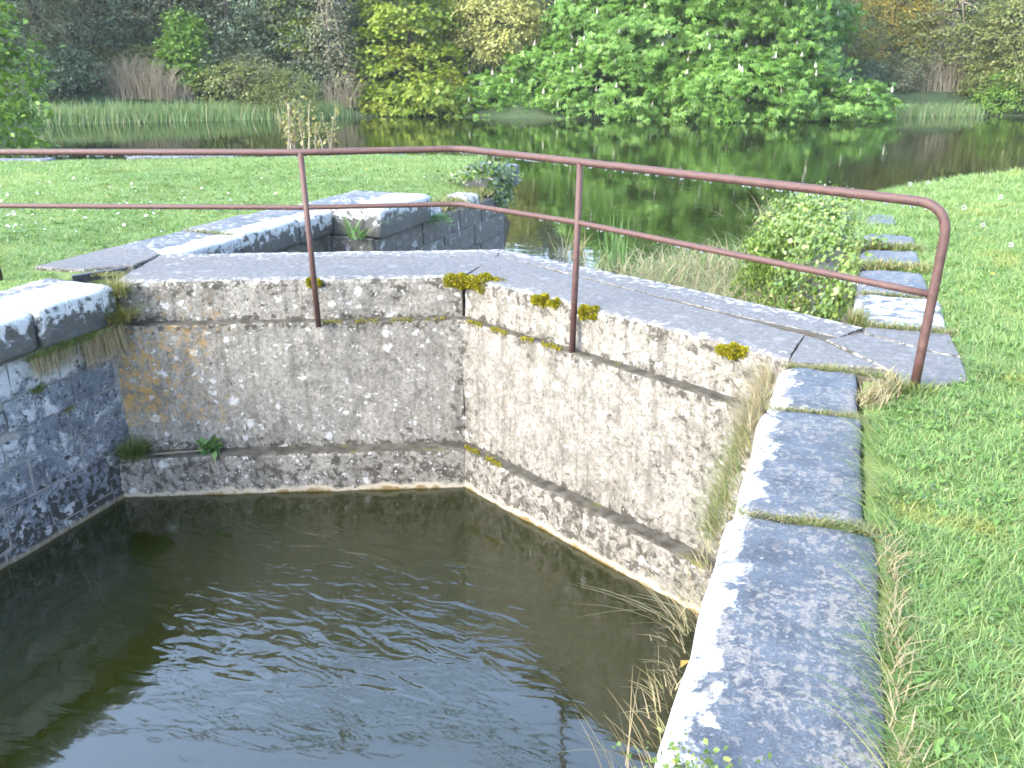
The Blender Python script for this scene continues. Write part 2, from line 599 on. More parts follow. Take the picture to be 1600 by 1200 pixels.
def loft(front, back, zt, zb, res=.07, bev=.025, amp=.010, seed=0., zres=None, bb=.008):
    """solid between two plan polylines (same number of points), uneven faces and a worn top front arris"""
    front = [np.array(p, float) for p in front]
    back = [np.array(p, float) for p in back]
    fs, bs = [], []
    for i in range(len(front) - 1):
        L = np.linalg.norm(front[i + 1] - front[i])
        n = max(1, int(L / res))
        for j in range(n + (1 if i == len(front) - 2 else 0)):
            t = j / n
            fs.append(front[i] * (1 - t) + front[i + 1] * t)
            bs.append(back[i] * (1 - t) + back[i + 1] * t)
    nz = max(2, int((zt - zb) / (zres or res)))
    nx = max(2, int(max(np.linalg.norm(b - f) for f, b in zip(fs, bs)) / (res * 1.5)))
    rings = []
    for f, b in zip(fs, bs):
        d = (b - f)
        w = np.linalg.norm(d)
        d = d / w
        ring = []
        for i in range(nz):
            ring.append((*f, zb + (zt - bev - zb) * i / (nz - 1)))
        ring.append((*(f + d * bev * .35), zt - bev * .32))
        for i in range(nx):
            t = bev + (w - bev - bb) * (i / (nx - 1)) ** 1.4
            ring.append((*(f + d * t), zt))
        ring.append((*(b - d * bb * .3), zt - bb * .3))
        ring.append((*b, zt - bb))
        ring.append((*b, zb))
        rings.append(ring)
    m = len(rings[0])
    V = []
    for r in rings:
        for p in r:
            dx = fbm(p, 2.3, seed) * amp + fbm(p, 11, seed + 3) * amp * .6
            dy = fbm(p, 2.3, seed + 9) * amp + fbm(p, 11, seed + 5) * amp * .6
            dz = fbm(p, 4.0, seed + 17) * amp * .5 if p[2] > zt - bev * 1.1 else 0
            V.append((p[0] + dx, p[1] + dy, p[2] + dz))
    F = []
    for i in range(len(rings) - 1):
        for j in range(m):
            k = (j + 1) % m
            F.append((i * m + k, i * m + j, (i + 1) * m + j, (i + 1) * m + k))
    F.append(tuple(range(m)))
    F.append(tuple(reversed(range((len(rings) - 1) * m, len(rings) * m))))
    return V, F


def rough_box(x0, x1, y0, y1, z0, z1, cuts=9, r=.02, amp=.011, seed=0., front=None, nose=0.0):
    """rounded, slightly uneven stone; front = -1/+1: the side (in x) with a worn nose. returns V,F and depth from the front edge"""
    bm = bmesh.new()
    bmesh.ops.create_cube(bm, size=1.0)
    bmesh.ops.subdivide_edges(bm, edges=bm.edges[:], cuts=cuts, use_grid_fill=True)
    c = np.array([(x0 + x1) / 2, (y0 + y1) / 2, (z0 + z1) / 2])
    h = np.array([(x1 - x0) / 2, (y1 - y0) / 2, (z1 - z0) / 2])
    V, D = [], []
    for v in bm.verts:
        u = np.array(v.co) * 2
        # push samples towards the edges so the rounding is resolved
        u = np.sign(u) * np.abs(u) ** .75
        p = u * h
        inner = np.maximum(h - r, 1e-4)
        q = np.clip(p, -inner, inner)
        d = p - q
        L = np.linalg.norm(d)
        if L > 1e-9:
            p = q + d / L * min(L, r) if np.count_nonzero(np.abs(d) > 1e-9) > 1 else p
        w = c + p
        n3 = np.array([fbm(w, 3.1, seed), fbm(w, 3.1, seed + 5), fbm(w, 3.1, seed + 11)]) * amp
        n3 += np.array([fbm(w, 14, seed), fbm(w, 14, seed + 5), fbm(w, 14, seed + 11)]) * amp * .45
        w = w + n3
        dep = 1.0
        if front is not None:
            e = (w[0] - x0) if front < 0 else (x1 - w[0])
            dep = e
            if nose > 0 and w[2] > (z0 + z1) / 2:
                t = max(0., 1 - e / .13)
                w[2] -= nose * t * t * (1 + .5 * fbm(w, 6, seed))
        V.append(w)
        D.append(dep)
    F = [tuple(x.index for x in f.verts) for f in bm.faces]
    bm.free()
    return V, F, D


def poly_slab(poly, zt, zb, bev=.008, amp=.004, seed=0.):
    """flat slab with a bevelled top edge, from a plan polygon (anticlockwise), edges broken up a little"""
    P = []
    for i in range(len(poly)):
        a, b = np.array(poly[i], float), np.array(poly[(i + 1) % len(poly)], float)
        n = max(1, int(np.linalg.norm(b - a) / .09))
        for j in range(n):
            p = a + (b - a) * j / n
            if j:
                p = p + np.array([fbm((*p, 0), 7, seed), fbm((*p, 0), 7, seed + 4)]) * .008
            P.append(p)
    P = np.array(P)
    c = P.mean(axis=0)
    n = len(P)
    inn = c + (P - c) * (1 - bev / np.linalg.norm(P - c, axis=1).clip(.05))[:, None]
    V = [(*p, zb) for p in P] + [(*p, zt - bev) for p in P] + [(*p, zt) for p in inn]
    F = [tuple(reversed(range(n))), tuple(range(2 * n, 3 * n))]
    for k in range(2):
        for i in range(n):
            j = (i + 1) % n
            F.append((k * n + i, k * n + j, (k + 1) * n + j, (k + 1) * n + i))
    return V, F


# ------------------------------------------------------------------ plant helpers
def unit(v):
    return v / (np.linalg.norm(v, axis=-1, keepdims=True) + 1e-9)


def leaves(P, T, N, size, wid=.5, fold=.12, mid=.55):
    """one folded diamond per leaf: P base, T axis, N normal -> V, F (quads)"""
    n = len(P)
    T = unit(T)
    B = unit(np.cross(N, T))
    N = np.cross(T, B)
    s = np.broadcast_to(np.asarray(size, float), (n,))[:, None]
    V = np.empty((n, 4, 3))
    V[:, 0] = P
    V[:, 1] = P + (T * mid + B * wid * .5 + N * fold) * s
    V[:, 2] = P + (T * 1.0 - N * fold * .6) * s
    V[:, 3] = P + (T * mid - B * wid * .5 + N * fold) * s
    F = np.arange(n * 4).reshape(n, 4)
    return V.reshape(-1, 3), F


def palm_leaves(P, T, N, size, k=5):
    """hand-shaped leaf of k leaflets, drooping; as one island each leaf (shared base vertex)"""
    n = len(P)
    T = unit(T)
    B = unit(np.cross(N, T))
    N = np.cross(T, B)
    s = np.broadcast_to(np.asarray(size, float), (n,))[:, None]
    V = np.empty((n, 1 + 3 * k, 3))
    V[:, 0] = P
    F = []
    for i in range(k):
        a = R(-82 + 164 * i / (k - 1))
        d = T * math.cos(a) + B * math.sin(a)
        e = -T * math.sin(a) + B * math.cos(a)
        ln = (1.0 if abs(i - (k - 1) / 2) < 1.2 else .78)
        V[:, 1 + 3 * i] = P + (d * .62 * ln + e * .17 + N * .02) * s
        V[:, 2 + 3 * i] = P + (d * ln - N * .30) * s
        V[:, 3 + 3 * i] = P + (d * .62 * ln - e * .17 + N * .02) * s
        F.append((0, 3 + 3 * i, 2 + 3 * i, 1 + 3 * i))
    F = np.array(F)
    base = (np.arange(n) * (1 + 3 * k))[:, None, None]
    return V.reshape(-1, 3), (F[None] + base).reshape(-1, 4)


def merge(parts):
    V, F, o = [], [], 0
    for v, f in parts:
        v = np.asarray(v)
        V.append(v)
        F.append(np.asarray(f) + o)
        o += len(v)
    return np.concatenate(V), np.concatenate(F)


def blades(P, H, W, az, lean, curl=.5, rng=RNG, seg=2, vert=None):
    """grass blades as tapered strips of seg quads. P base (n,3)"""
    n = len(P)
    H = np.broadcast_to(np.asarray(H, float), (n,))
    W = np.broadcast_to(np.asarray(W, float), (n,))
    d = np.stack([np.cos(az), np.sin(az), np.zeros(n)], 1)
    up = np.array([0, 0, 1.]) if vert is None else vert
    side = np.stack([-np.sin(az), np.cos(az), np.zeros(n)], 1)
    tw = rng.uniform(-.9, .9, n)[:, None]
    side = unit(side + d * tw)
    V = np.empty((n, 2 * (seg + 1), 3))
    lean = np.broadcast_to(np.asarray(lean, float), (n,))
    for i in range(seg + 1):
        t = i / seg
        out = lean * t + curl * lean * t * t
        c = P + up * (H * (t - .35 * lean.clip(0, 1.3) * t * t))[:, None] + d * (H * out)[:, None]
        w = (W * (1 - t) ** .7 * .5 + W * .04)[:, None]
        V[:, 2 * i] = c - side * w
        V[:, 2 * i + 1] = c + side * w
    F = np.array([(2 * i, 2 * i + 1, 2 * i + 3, 2 * i + 2) for i in range(seg)])
    base = (np.arange(n) * 2 * (seg + 1))[:, None, None]
    return V.reshape(-1, 3), (F[None] + base).reshape(-1, 4)


def tuft_geo(loc, n, h, spread, lean=(.1, .7), w=.006, rng=RNG, seg=3, azr=(0, 2 * math.pi), line=None, down=False):
    loc = np.asarray(loc, float)
    if line is not None:
        t = rng.uniform(0, 1, n)[:, None]
        P = loc + (np.asarray(line, float) - loc) * t
        P = P + rng.normal(0, spread, (n, 3)) * np.array([1, 1, .3])
    else:
        P = loc + rng.normal(0, spread, (n, 3)) * np.array([1, 1, .15])
    az = rng.uniform(*azr, n)
    H = h * rng.uniform(.45, 1.15, n)
    v = np.array([0, 0, -1.]) if down else None
    return blades(P, H, w * rng.uniform(.6, 1.3, n), az, rng.uniform(*lean, n), .6, rng, seg, v)


# ------------------------------------------------------------------ terrain
POND_POLY = np.array([(-5.1, 13.3), (-6.2, 16.6), (-9.2, 15.9), (-12.3, 13.7), (-14.9, 12.4), (-20, 10.5), (-22.5, 14), (-26, 20.5),
                      (-31, 26), (-38, 33), (-40.1, 37.4), (-37.3, 41.6), (-33, 46), (-26.7, 52.3), (-19, 51.5), (-10, 53.5), (-2.8, 57),
                      (4.6, 63.5), (10.3, 65.6), (25, 68), (34, 66), (28, 58), (3.0, 18.1), (1.3, 15.9), (.12, 13.6), (-.1, 13.0)])


def poly_dist(x, y, poly):
    inside = np.zeros(x.shape, bool)
    dist = np.full(x.shape, 1e9)
    n = len(poly)
    for i in range(n):
        ax, ay = poly[i]
        bx, by = poly[(i + 1) % n]
        ex, ey = bx - ax, by - ay
        t = np.clip(((x - ax) * ex + (y - ay) * ey) / (ex * ex + ey * ey), 0, 1)
        dist = np.minimum(dist, np.hypot(x - ax - t * ex, y - ay - t * ey))
        c = ((ay > y) != (by > y)) & (x < (bx - ax) * (y - ay) / (by - ay + 1e-12) + ax)
        inside ^= c
    return inside, dist


def sstep(a, b, x):
    t = np.clip((x - a) / (b - a), 0, 1)
    return t * t * (3 - 2 * t)


def height(x, y):
    x = np.asarray(x, float)
    y = np.asarray(y, float)
    ins, d = poly_dist(x, y, POND_POLY)
    far = sstep(22, 34, np.hypot(x + 3, y - 5)) * sstep(8, 16, y + np.abs(x) * .15)
    und = .030 * np.sin(x * 1.7 + y * .6) * np.sin(y * 1.1 - x * .4) + .02 * np.sin(x * 3.9 + 1) * np.cos(y * 3.1)
    off_lock = np.maximum(np.maximum(-6.5 - x, x - .75), 0)
    near = -1.42 + 1.395 * sstep(0, .55, d) + (und * sstep(.0, 1.0, off_lock) + .02 * sstep(0, .6, off_lock)) * sstep(.4, 1.2, d)
    hill = -1.42 + .9 * sstep(0, 3, d) + np.maximum(0, d - 2.5) * .30 + .5 * np.sin(x * .21) * np.cos(y * .17) * sstep(2, 12, d)
    hill = np.minimum(hill, 22 + .02 * d)
    land = near * (1 - far) + hill * far
    z = np.where(ins, ZP - .08 - np.minimum(1.5, d * .7), land)
    # turf sinks to the lower courses at the broken end of the left wall
    sl = sstep(-6.6, -5.2, x) * sstep(9.9, 10.4, y) * (1 - sstep(13.3, 13.9, y)) * (x < -3)
    z = np.where(~ins, z - .20 * sl, z)
    # lock trench
    lo = np.where(y < 5.6, -5.75, np.where(y < 9.1, -6.2, np.where(y < 10.45, -5.42, -5.22)))
    hi = np.where(y < 5.6, .15, np.where(y < 9.1, .52, .05))
    tr = (x > lo) & (x < hi) & (y < 13.35) & (y > -9.5)
    return np.where(tr, -3.0, z)


def grid(x0, x1, y0, y1, step, hole=None):
    xs = np.arange(x0, x1 + step * .5, step)
    ys = np.arange(y0, y1 + step * .5, step)
    X, Y = np.meshgrid(xs, ys)
    Z = height(X, Y)
    V = np.stack([X.ravel(), Y.ravel(), Z.ravel()], 1)
    nx, ny = len(xs), len(ys)
    i, j = np.meshgrid(np.arange(nx - 1), np.arange(ny - 1))
    a = (j * nx + i).ravel()
    F = np.stack([a, a + 1, a + nx + 1, a + nx], 1)
    if hole:
        c = V[F].mean(axis=1)
        k = ~((c[:, 0] > hole[0]) & (c[:, 0] < hole[1]) & (c[:, 1] > hole[2]) & (c[:, 1] < hole[3]))
        F = F[k]
    return V, F


V, F = grid(-21, 9, -10, 21, .12)
tag(link('ground', mesh_np('ground', V, F, True), GROUND), 'flat green turf on both sides of the lock', kind='structure')
V, F = grid(-241, 239, -130, 251, 2.0, (-20.9, 8.9, -9.9, 20.9))
tag(link('hill', mesh_np('hill', V, F, True), HILL), 'wooded hillside rising behind the pond', kind='structure')


def sheet(name, poly, z, mat, label, depth=None):
    n = len(poly)
    V = [(*p, z) for p in poly]
    F = [tuple(range(n))]
    if depth:
        V += [(*p, z - depth) for p in poly]
        F.append(tuple(reversed(range(n, 2 * n))))
        F += [(i, n + i, n + (i + 1) % n, (i + 1) % n) for i in range(n)]
    return tag(link(name, mesh_py(name, V, F), mat), label, kind='structure')


sheet('lock_water', [(-5.6, -9.4), (.1, -9.4), (.1, 5.35), (-2.8, 6.75), (-5.6, 5.6)], ZB, BASIN, 'dark olive water in the lock basin', 1.1)
sheet('pond_water', [(-6.1, 5.75), (-2.85, 7.0), (.45, 5.6), (.45, 9), (45, 9), (45, 76), (-48, 76), (-48, 5.75)], ZP, POND,
      'still pond mirroring the trees')


# ------------------------------------------------------------------ concrete dam
dam = empty('concrete_dam', (-2.8, 6.3, -3))
tag(dam, 'pale lichen-spotted concrete dam bent to a point across the lock', 'dam')


def part(name, V, F, mat, parent, smooth=False, label=None):
    loc = np.array(parent.location) if parent.parent is None else np.array((0, 0, 0.))
    V = np.asarray(V, float) - loc
    o = link(name, mesh_py(name, V, F, smooth), mat, parent)
    if label:
        o['label'] = label
    return o


def fix(o):
    """recalculate outward normals"""
    bm = bmesh.new()
    bm.from_mesh(o.data)
    bmesh.ops.recalc_face_normals(bm, faces=bm.faces[:])
    bm.to_mesh(o.data)
    bm.free()
    return o


def lip(o, pts, width, base=0.):
    me = o.data
    loc = np.array(dam.location)
    co = np.empty(len(me.vertices) * 3, np.float32)
    me.vertices.foreach_get('co', co)
    co = co.reshape(-1, 3) + loc
    d = np.full(len(co), 1e9)
    for a, b in zip(pts[:-1], pts[1:]):
        a, b = np.array(a, float), np.array(b, float)
        e = b - a
        t = np.clip(((co[:, :2] - a) @ e) / (e @ e), 0, 1)
        d = np.minimum(d, np.linalg.norm(co[:, :2] - a - t[:, None] * e, axis=1))
    v = np.clip(1 - d / width, base, 1) * (co[:, 2] > -.09)
    me.attributes.new('lip', 'FLOAT', 'POINT').data.foreach_set('value', v.astype(np.float32))
    return o


A_par, A_body, A_pl = (-2.80, 6.33), (-2.78, 6.245), (-2.72, 6.085)
Lp, Lb, Ll = (-5.33, 5.20), (-5.33, 5.065), (-5.33, 4.90)
Rp, Rb, Rl = (-.17, 5.05), (-.17, 4.92), (-.17, 4.74)
gA, gL, gR = (-2.84, 7.19), (-5.62, 5.93), (-.12, 5.60)
bA, bL, bR = (-2.92, 7.47), (-5.72, 6.17), (.24, 5.90)
J = .006
lip(fix(part('parapet', *loft([Lp, (A_par[0] - J, A_par[1])], [gL, (gA[0] - J, gA[1])], 0, -.42, .06, .045, .013, 1), CONC, dam)), [Lp, A_par], .16)
lip(fix(part('parapet', *loft([(A_par[0] + J, A_par[1]), Rp], [(gA[0] + J, gA[1]), gR], 0, -.42, .06, .045, .013, 2), CONC, dam)), [A_par, Rp], .16)
fix(part('wall_face', *loft([Lb, (A_body[0] - .003, A_body[1])], [(-5.5, 5.9), (-2.83, 7.1)], -.335, -1.52, .07, .02, .010, 3), CONC, dam))
fix(part('wall_face', *loft([(A_body[0] + .003, A_body[1]), Rb], [(-2.82, 7.1), (-.1, 5.8)], -.335, -1.52, .07, .02, .010, 4), CONC, dam))
fix(part('plinth', *loft([Ll, (A_pl[0] - .003, A_pl[1])], [(-5.5, 5.95), (-2.84, 7.15)], -1.425, -3.0, .07, .03, .012, 5), CONC, dam))
fix(part('plinth', *loft([(A_pl[0] + .003, A_pl[1]), Rl], [(-2.83, 7.15), (-.1, 5.85)], -1.425, -3.0, .07, .03, .012, 6), CONC, dam))
off = np.array([0, .007])
lip(fix(part('kerb', *loft([np.array(gL) + off, np.array(gA) + off - (J, 0)], [bL, np.array(bA) - (J, 0)], .002, -2.9, .09, .008, .008, 7, .3), CONC, dam)), [bL, bA], .3, .3)
lip(fix(part('kerb', *loft([np.array(gA) + off + (J, 0), np.array((-.66, 5.95)), np.array((.10, 5.62))],
                       [np.array(bA) + (J, 0), np.array((-.95, 6.53)), np.array(bR)], .002, -2.9, .09, .008, .008, 8, .3), CONC, dam)), [bA, bR], .3, .3)
for i, poly in enumerate([[(-.165, 4.985), (.335, 5.07), (.005, 5.50), (-.11, 5.585), (-.16, 5.09)],
                          [(.36, 5.05), (.47, 4.74), (.77, 5.02), (.775, 5.42), (.645, 5.46), (.225, 5.745), (.09, 5.60), (.02, 5.53)],
                          [(.245, 5.765), (.655, 5.485), (.775, 5.45), (.76, 5.94), (.255, 5.92)],
                          [(-6.36, 5.36), (-5.92, 5.43), (-5.63, 5.72), (-5.66, 5.92), (-5.75, 6.18), (-5.88, 6.27), (-6.40, 6.29)]]):
    fix(part('apron_slab', *poly_slab(poly, .002 + .003 * (i % 2), -.22, .010, seed=i * 3.), CONC, dam))
SOIL = mat_plain('joint_soil', (.055, .045, .032), (.11, .095, .065), 60)
for pts in ([gL, gA], [gA, (-.66, 5.94), (.09, 5.61)]):
    V, F = [], []
    for q in pts:
        V += [(q[0], q[1] - .035, -.30), (q[0], q[1] + .045, -.30), (q[0], q[1] + .045, -.006), (q[0], q[1] - .035, -.006)]
    for i in range(len(pts) - 1):
        F += [(i * 4 + a, i * 4 + (a + 1) % 4, i * 4 + 4 + (a + 1) % 4, i * 4 + 4 + a) for a in range(4)]
    F += [(3, 2, 1, 0), tuple(range(len(V) - 4, len(V)))]
    fix(part('joint_soil', V, F, SOIL, dam))
fix(part('joint_soil', *poly_slab([(-.12, 5.02), (.46, 4.80), (.72, 5.03), (.72, 5.90), (.28, 5.88), (-.10, 5.56)], -.009, -.20), SOIL, dam))
strap = part('iron_strap', *poly_slab([(-5.78, 5.20), (-5.735, 5.165), (-5.56, 5.57), (-5.60, 5.60)], .016, -.05, .004), IRON, dam)
fix(strap)


# ------------------------------------------------------------------ masonry lock walls
BLOCKS = []
for i in range(8):
    v, f, _ = rough_box(-.5, .5, -.5, .5, -.5, .5, 2, .05, .022, 20. + i * 3)
    BLOCKS.append((v, f))
_block_me = {}


def block_mesh(i, mat):
    if (i, mat.name) not in _block_me:
        me = mesh_py('stone_block', *BLOCKS[i])
        me.materials.append(mat)
        _block_me[(i, mat.name)] = me
    return _block_me[(i, mat.name)]


def box_vf(x0, x1, y0, y1, z0, z1):
    V = [(x, y, z) for x in (x0, x1) for y in (y0, y1) for z in (z0, z1)]
    F = [(0, 1, 3, 2), (4, 6, 7, 5), (0, 4, 5, 1), (2, 3, 7, 6), (0, 2, 6, 4), (1, 5, 7, 3)]
    return V, F


def courses(parent, X, facing, y0, y1, zs, mat, rng, depth=.30, lens=(.45, .95)):
    """rows of stone blocks whose faces lie near x = X; facing = +1 looks to +x"""
    for c in range(len(zs) - 1):
        zt, zb = zs[c], zs[c + 1]
        y = y0 - rng.uniform(0, .4)
        while y < y1 - .05:
            L = rng.uniform(*lens)
            a, b = max(y, y0), min(y + L, y1)
            y += L
            if b - a < .12:
                continue
            me = block_mesh(int(rng.integers(8)), mat)
            o = bpy.data.objects.new('stone_block', me)
            COL.objects.link(o)
            o.parent = parent
            pr = rng.uniform(-.008, .014)
            xc = X - facing * (depth / 2) + facing * pr
            o.location = Vector((xc, (a + b) / 2, (zt + zb) / 2)) - parent.location
            o.scale = (depth, (b - a) - .005, (zt - zb) - .005)


def coping(parent, x0, x1, y0, y1, zt, zb, front, lich, seed, mat=COPE, nose=.05, cuts=11, name='coping_stone', label=None, drip=False):
    v, f, d = rough_box(x0, x1, y0, y1, zb, zt, cuts, .022, .010, seed, front, nose)
    v = np.array(v) - np.array(parent.location)
    me = mesh_py(name, v, f, True)
    at = me.attributes.new('lichen', 'FLOAT', 'POINT')
    vals = []
    for e, q in zip(d, v):
        dz_ = zt - (q[2] + parent.location.z)
        a_ = lich(max(0., e))
        if drip and dz_ > .03:
            a_ = max(.12, .72 - (dz_ - .03) / .26 * .52)
        vals.append(a_)
    at.data.foreach_set('value', np.array(vals, np.float32))
    o = link(name, me, mat, parent)
    if label:
        o['label'] = label
    return o


wr = np.random.default_rng(11)
edge_white = lambda e: max(0., 1.0 - e / .20) ** .7 * .86 - .06
patchy = lambda e: .38 + .25 * max(0., 1 - e / .3)
white_top = lambda e: .86 - .55 * max(0., e - .42) / .3 if e < .7 else .35

# right wall, below the camera
rw = empty('lock_wall', (0.1, 3.0, -3))
tag(rw, 'right lock wall with white-edged coping stones running towards the lawn beside the camera', 'wall')
part('mortar_core', *box_vf(-.185, .20, -9.5, 5.0, -3, -.26), MORTAR, rw)
ZC = [-.29, -.62, -.93, -1.22, -1.53, -1.86, -2.2]
courses(rw, -.215, -1, .2, 4.95, ZC, WALLST, wr)
for i, (a, b, xf, xb) in enumerate([(4.275, 4.93, -.215, .205), (3.115, 4.225, -.245, .225), (1.53, 3.055, -.262, .272), (.30, 1.50, -.26, .27),
                                    (-1.0, .27, -.26, .27), (-2.4, -1.03, -.26, .27)]):
    coping(rw, xf, xb, a, b, .004 if i != 2 else .0, -.29, -1, edge_white, 40 + i * 7., nose=.04, cuts=14)

# left wall, facing the camera
lw = empty('lock_wall', (-5.6, 3.5, -3))
tag(lw, 'left lock wall of blue-grey blocks under white crusted coping, left of the dam', 'wall')
part('mortar_core', *box_vf(-5.62, -5.318, -9.5, 5.20, -3, -.30), MORTAR, lw)
courses(lw, -5.305, 1, .6, 5.075, [-.34, -.60, -.83, -1.08, -1.36, -1.68, -2.05, -2.4], WALLST, wr, lens=(.35, .62))
for i, (a, b) in enumerate([(4.375, 5.10), (3.45, 4.345), (2.5, 3.42), (1.4, 2.47)]):
    coping(lw, -5.93, -5.235 - .02 * (i % 2), a, b, .005 - .02 * (i % 2), -.315, 1, lambda e: .80 if e < .42 else .5, 90 + i * 5., nose=.022, cuts=12, drip=True)

# left wall beyond the dam: recess, then the broken pier
lf = empty('lock_wall', (-5.9, 9.5, -3))
tag(lf, 'crumbling mossy stone wall beyond the dam on the left, ending in an ivy-hung corner', 'wall')
part('mortar_core', *box_vf(-6.2, -5.745, 5.9, 9.05, -3, -.28), MORTAR, lf)
part('mortar_core', *box_vf(-6.2, -5.145, 9.05, 13.25, -3, -.33), MORTAR, lf)
courses(lf, -5.715, 1, 6.2, 9.0, [-.28, -.58, -.9, -1.25, -1.6], FARST, wr)
courses(lf, -5.115, 1, 9.03, 13.28, [-.33, -.62, -.95, -1.28, -1.62], FARST, wr, lens=(.4, .9))
for i in range(3):
    o = bpy.data.objects.new('stone_block', block_mesh(i, FARST))
    COL.objects.link(o)
    o.parent = lf
    o.location = Vector((-5.42, 9.02 + .01, -.47 - .33 * i)) - lf.location
    o.scale = (.56, .10, .31)
for i, (a, b) in enumerate([(6.24, 7.22), (7.24, 8.28), (8.30, 8.98)]):
    coping(lf, -6.42, -5.66, a, b, .0 + .012 * (i % 2), -.29, 1, lambda e: .70 if e < .22 else .40, 130 + i * 5., nose=.025, drip=True)
coping(lf, -6.15, -5.02, 9.0, 10.36, .045, -.31, 1, lambda e: .74 if e < .5 else .42, 151., nose=.03, label='big white capstone', drip=True)
coping(lf, -5.40, -5.06, 10.42, 10.80, -.16, -.34, 1, lambda e: .5, 157., nose=.06, cuts=8)
coping(lf, -5.45, -5.08, 11.75, 12.15, -.17, -.35, 1, lambda e: .6, 163., nose=.06, cuts=8)
coping(lf, -5.95, -5.10, 12.85, 13.5, -.02, -.33, 1, lambda e: .38, 169., nose=.03, cuts=8)
coping(lf, -6.0, -5.3, 13.52, 14.5, .03, -.33, 1, lambda e: .40, 171., nose=.03, cuts=8)

# right wall beyond the dam
rf = empty('lock_wall', (.4, 9.0, -3))
tag(rf, 'right wall beyond the dam with half-buried blue coping slabs beside an ivy mound', 'wall')
part('mortar_core', *box_vf(.255, .60, 5.85, 9.05, -3, -.28), MORTAR, rf)
part('mortar_core', *box_vf(-.17, .60, 9.05, 13.2, -3, -.30), MORTAR, rf)
courses(rf, .225, -1, 6.0, 9.0, [-.28, -.58, -.9, -1.25, -1.6], FARST, wr)
courses(rf, -.20, -1, 9.05, 13.2, [-.30, -.6, -.92, -1.28, -1.6], FARST, wr)
for i, (a, b, x1, lf_) in enumerate([(5.97, 6.86, .76, .56), (6.93, 7.78, .71, .30), (8.12, 8.72, .72, .26), (9.02, 9.55, .73, .22), (10.3, 10.9, .6, .2)]):
    coping(rf, .19 + .02 * i, x1, a, b, .004, -.28, -1, (lambda q: (lambda e: q))(lf_), 190 + i * 5., nose=.04)

# flat stones along the pond edge of the left lawn
for i, (x, y, lx, ly, rz, lab) in enumerate([(-14.3, 12.15, 1.2, .45, .42, 'flat white edge stone at the pond rim, far left of the lawn'),
                                             (-11.9, 13.75, 2.0, .40, .52, 'long pale edge stone at the pond rim, left of the yellow sprouts')]):
    v, f, d = rough_box(-lx / 2, lx / 2, -ly / 2, ly / 2, -.25, .012, 7, .03, .015, 210. + i)
    me = mesh_py('edge_stone', v, f, True)
    at = me.attributes.new('lichen', 'FLOAT', 'POINT')
    at.data.foreach_set('value', np.full(len(v), .34, np.float32))
    o = link('edge_stone', me, COPE)
    o.location = (x, y, .0)
    o.rotation_euler = (0, 0, rz)
    tag(o, lab, 'stone')

# ------------------------------------------------------------------ railing
rail = empty('railing', (-2.8, 6.29, -.33))
tag(rail, 'rusty brown pipe railing with two rails along the dam', 'railing')
rl = np.array(rail.location)


def bendline(pts, rads, n=8):
    """polyline with rounded corners"""
    P = [np.array(p, float) for p in pts]
    out = [P[0]]
    for i in range(1, len(P) - 1):
        a, b, c = P[i - 1], P[i], P[i + 1]
        r = rads[i - 1]
        u, w = unit(a - b), unit(c - b)
        for j in range(n + 1):
            t = j / n
            out.append((b + u * r) * (1 - t) ** 2 + b * 2 * t * (1 - t) + (b + w * r) * t ** 2)
    out.append(P[-1])
    return np.array(out)


def densify(P, step=.25):
    out = []
    for a, b in zip(P[:-1], P[1:]):
        n = max(1, int(np.linalg.norm(b - a) / step))
        out += [a + (b - a) * i / n for i in range(n)]
    out.append(P[-1])
    return np.array(out)


p1b, p1t = np.array((-3.805, 5.71, -.36)), np.array((-3.84, 5.705, 1.0))
p2b, p2t = np.array((-1.685, 5.725, -.36)), np.array((-1.665, 5.735, 1.003))
peb, pet = np.array((.487, 4.79, -.05)), np.array((.512, 4.775, .965))
ptl_b, ptl_t = np.array((-6.31, 4.985, -.05)), np.array((-6.37, 4.96, .985))
pll_b, pll_t = np.array((-7.4, 4.62, -.05)), np.array((-7.42, 4.61, .97))
apx = np.array((-2.79, 6.30, 1.01))
TR = .0245
top = bendline([pll_b, pll_t, ptl_t, p1t, apx, p2t, pet, peb], [.16, .05, .10, .10, .05, .17], 9)
link('top_rail', mesh_tube('top_rail', densify(top) - rl, TR, 14), RUST, rail)


def lerp(a, b, z):
    t = (z - a[2]) / (b[2] - a[2])
    return a + (b - a) * t


for b, t in ((ptl_b, ptl_t), (p1b, p1t), (p2b, p2t)):
    link('post', mesh_tube('post', np.array([b, b * .5 + t * .5, t]) - rl, .0225, 14), RUST, rail)
mid = bendline([lerp(pll_b, pll_t, .56), lerp(ptl_b, ptl_t, .575), lerp(p1b, p1t, .59), np.array((-2.79, 6.28, .592)), lerp(p2b, p2t, .598), lerp(peb, pet, .508)],
               [.05, .10, .10, .05], 7)
link('middle_rail', mesh_tube('middle_rail', densify(mid) - rl, .0195, 12), RUST, rail)
# rain drops hanging under both rails
bm = bmesh.new()
bmesh.ops.create_icosphere(bm, subdivisions=1, radius=1)
iv = np.array([v.co[:] for v in bm.verts])
itri = np.array([[v.index for v in f.verts] for f in bm.faces])
bm.free()
Vs, Fs, o_ = [], [], 0
for line, r0, cnt in ((densify(top, .01), TR, 190), (densify(mid, .01), .0195, 70)):
    ok = line[(line[:, 2] > (.93 if r0 > .02 else .4)) & (line[:, 0] > -6.6)]
    for i in RNG.choice(len(ok), cnt, replace=False):
        s = RNG.uniform(.0045, .0078)
        Vs.append(ok[i] + np.array([0, 0, -r0 - s * .7]) + iv * np.array([s, s, s * 1.2]) - rl)
        Fs.append(itri + o_)
        o_ += len(iv)
d_ = link('rain_drops', mesh_np('rain_drops', np.concatenate(Vs), np.concatenate(Fs), True), DROP, rail)
d_['kind'] = 'stuff'


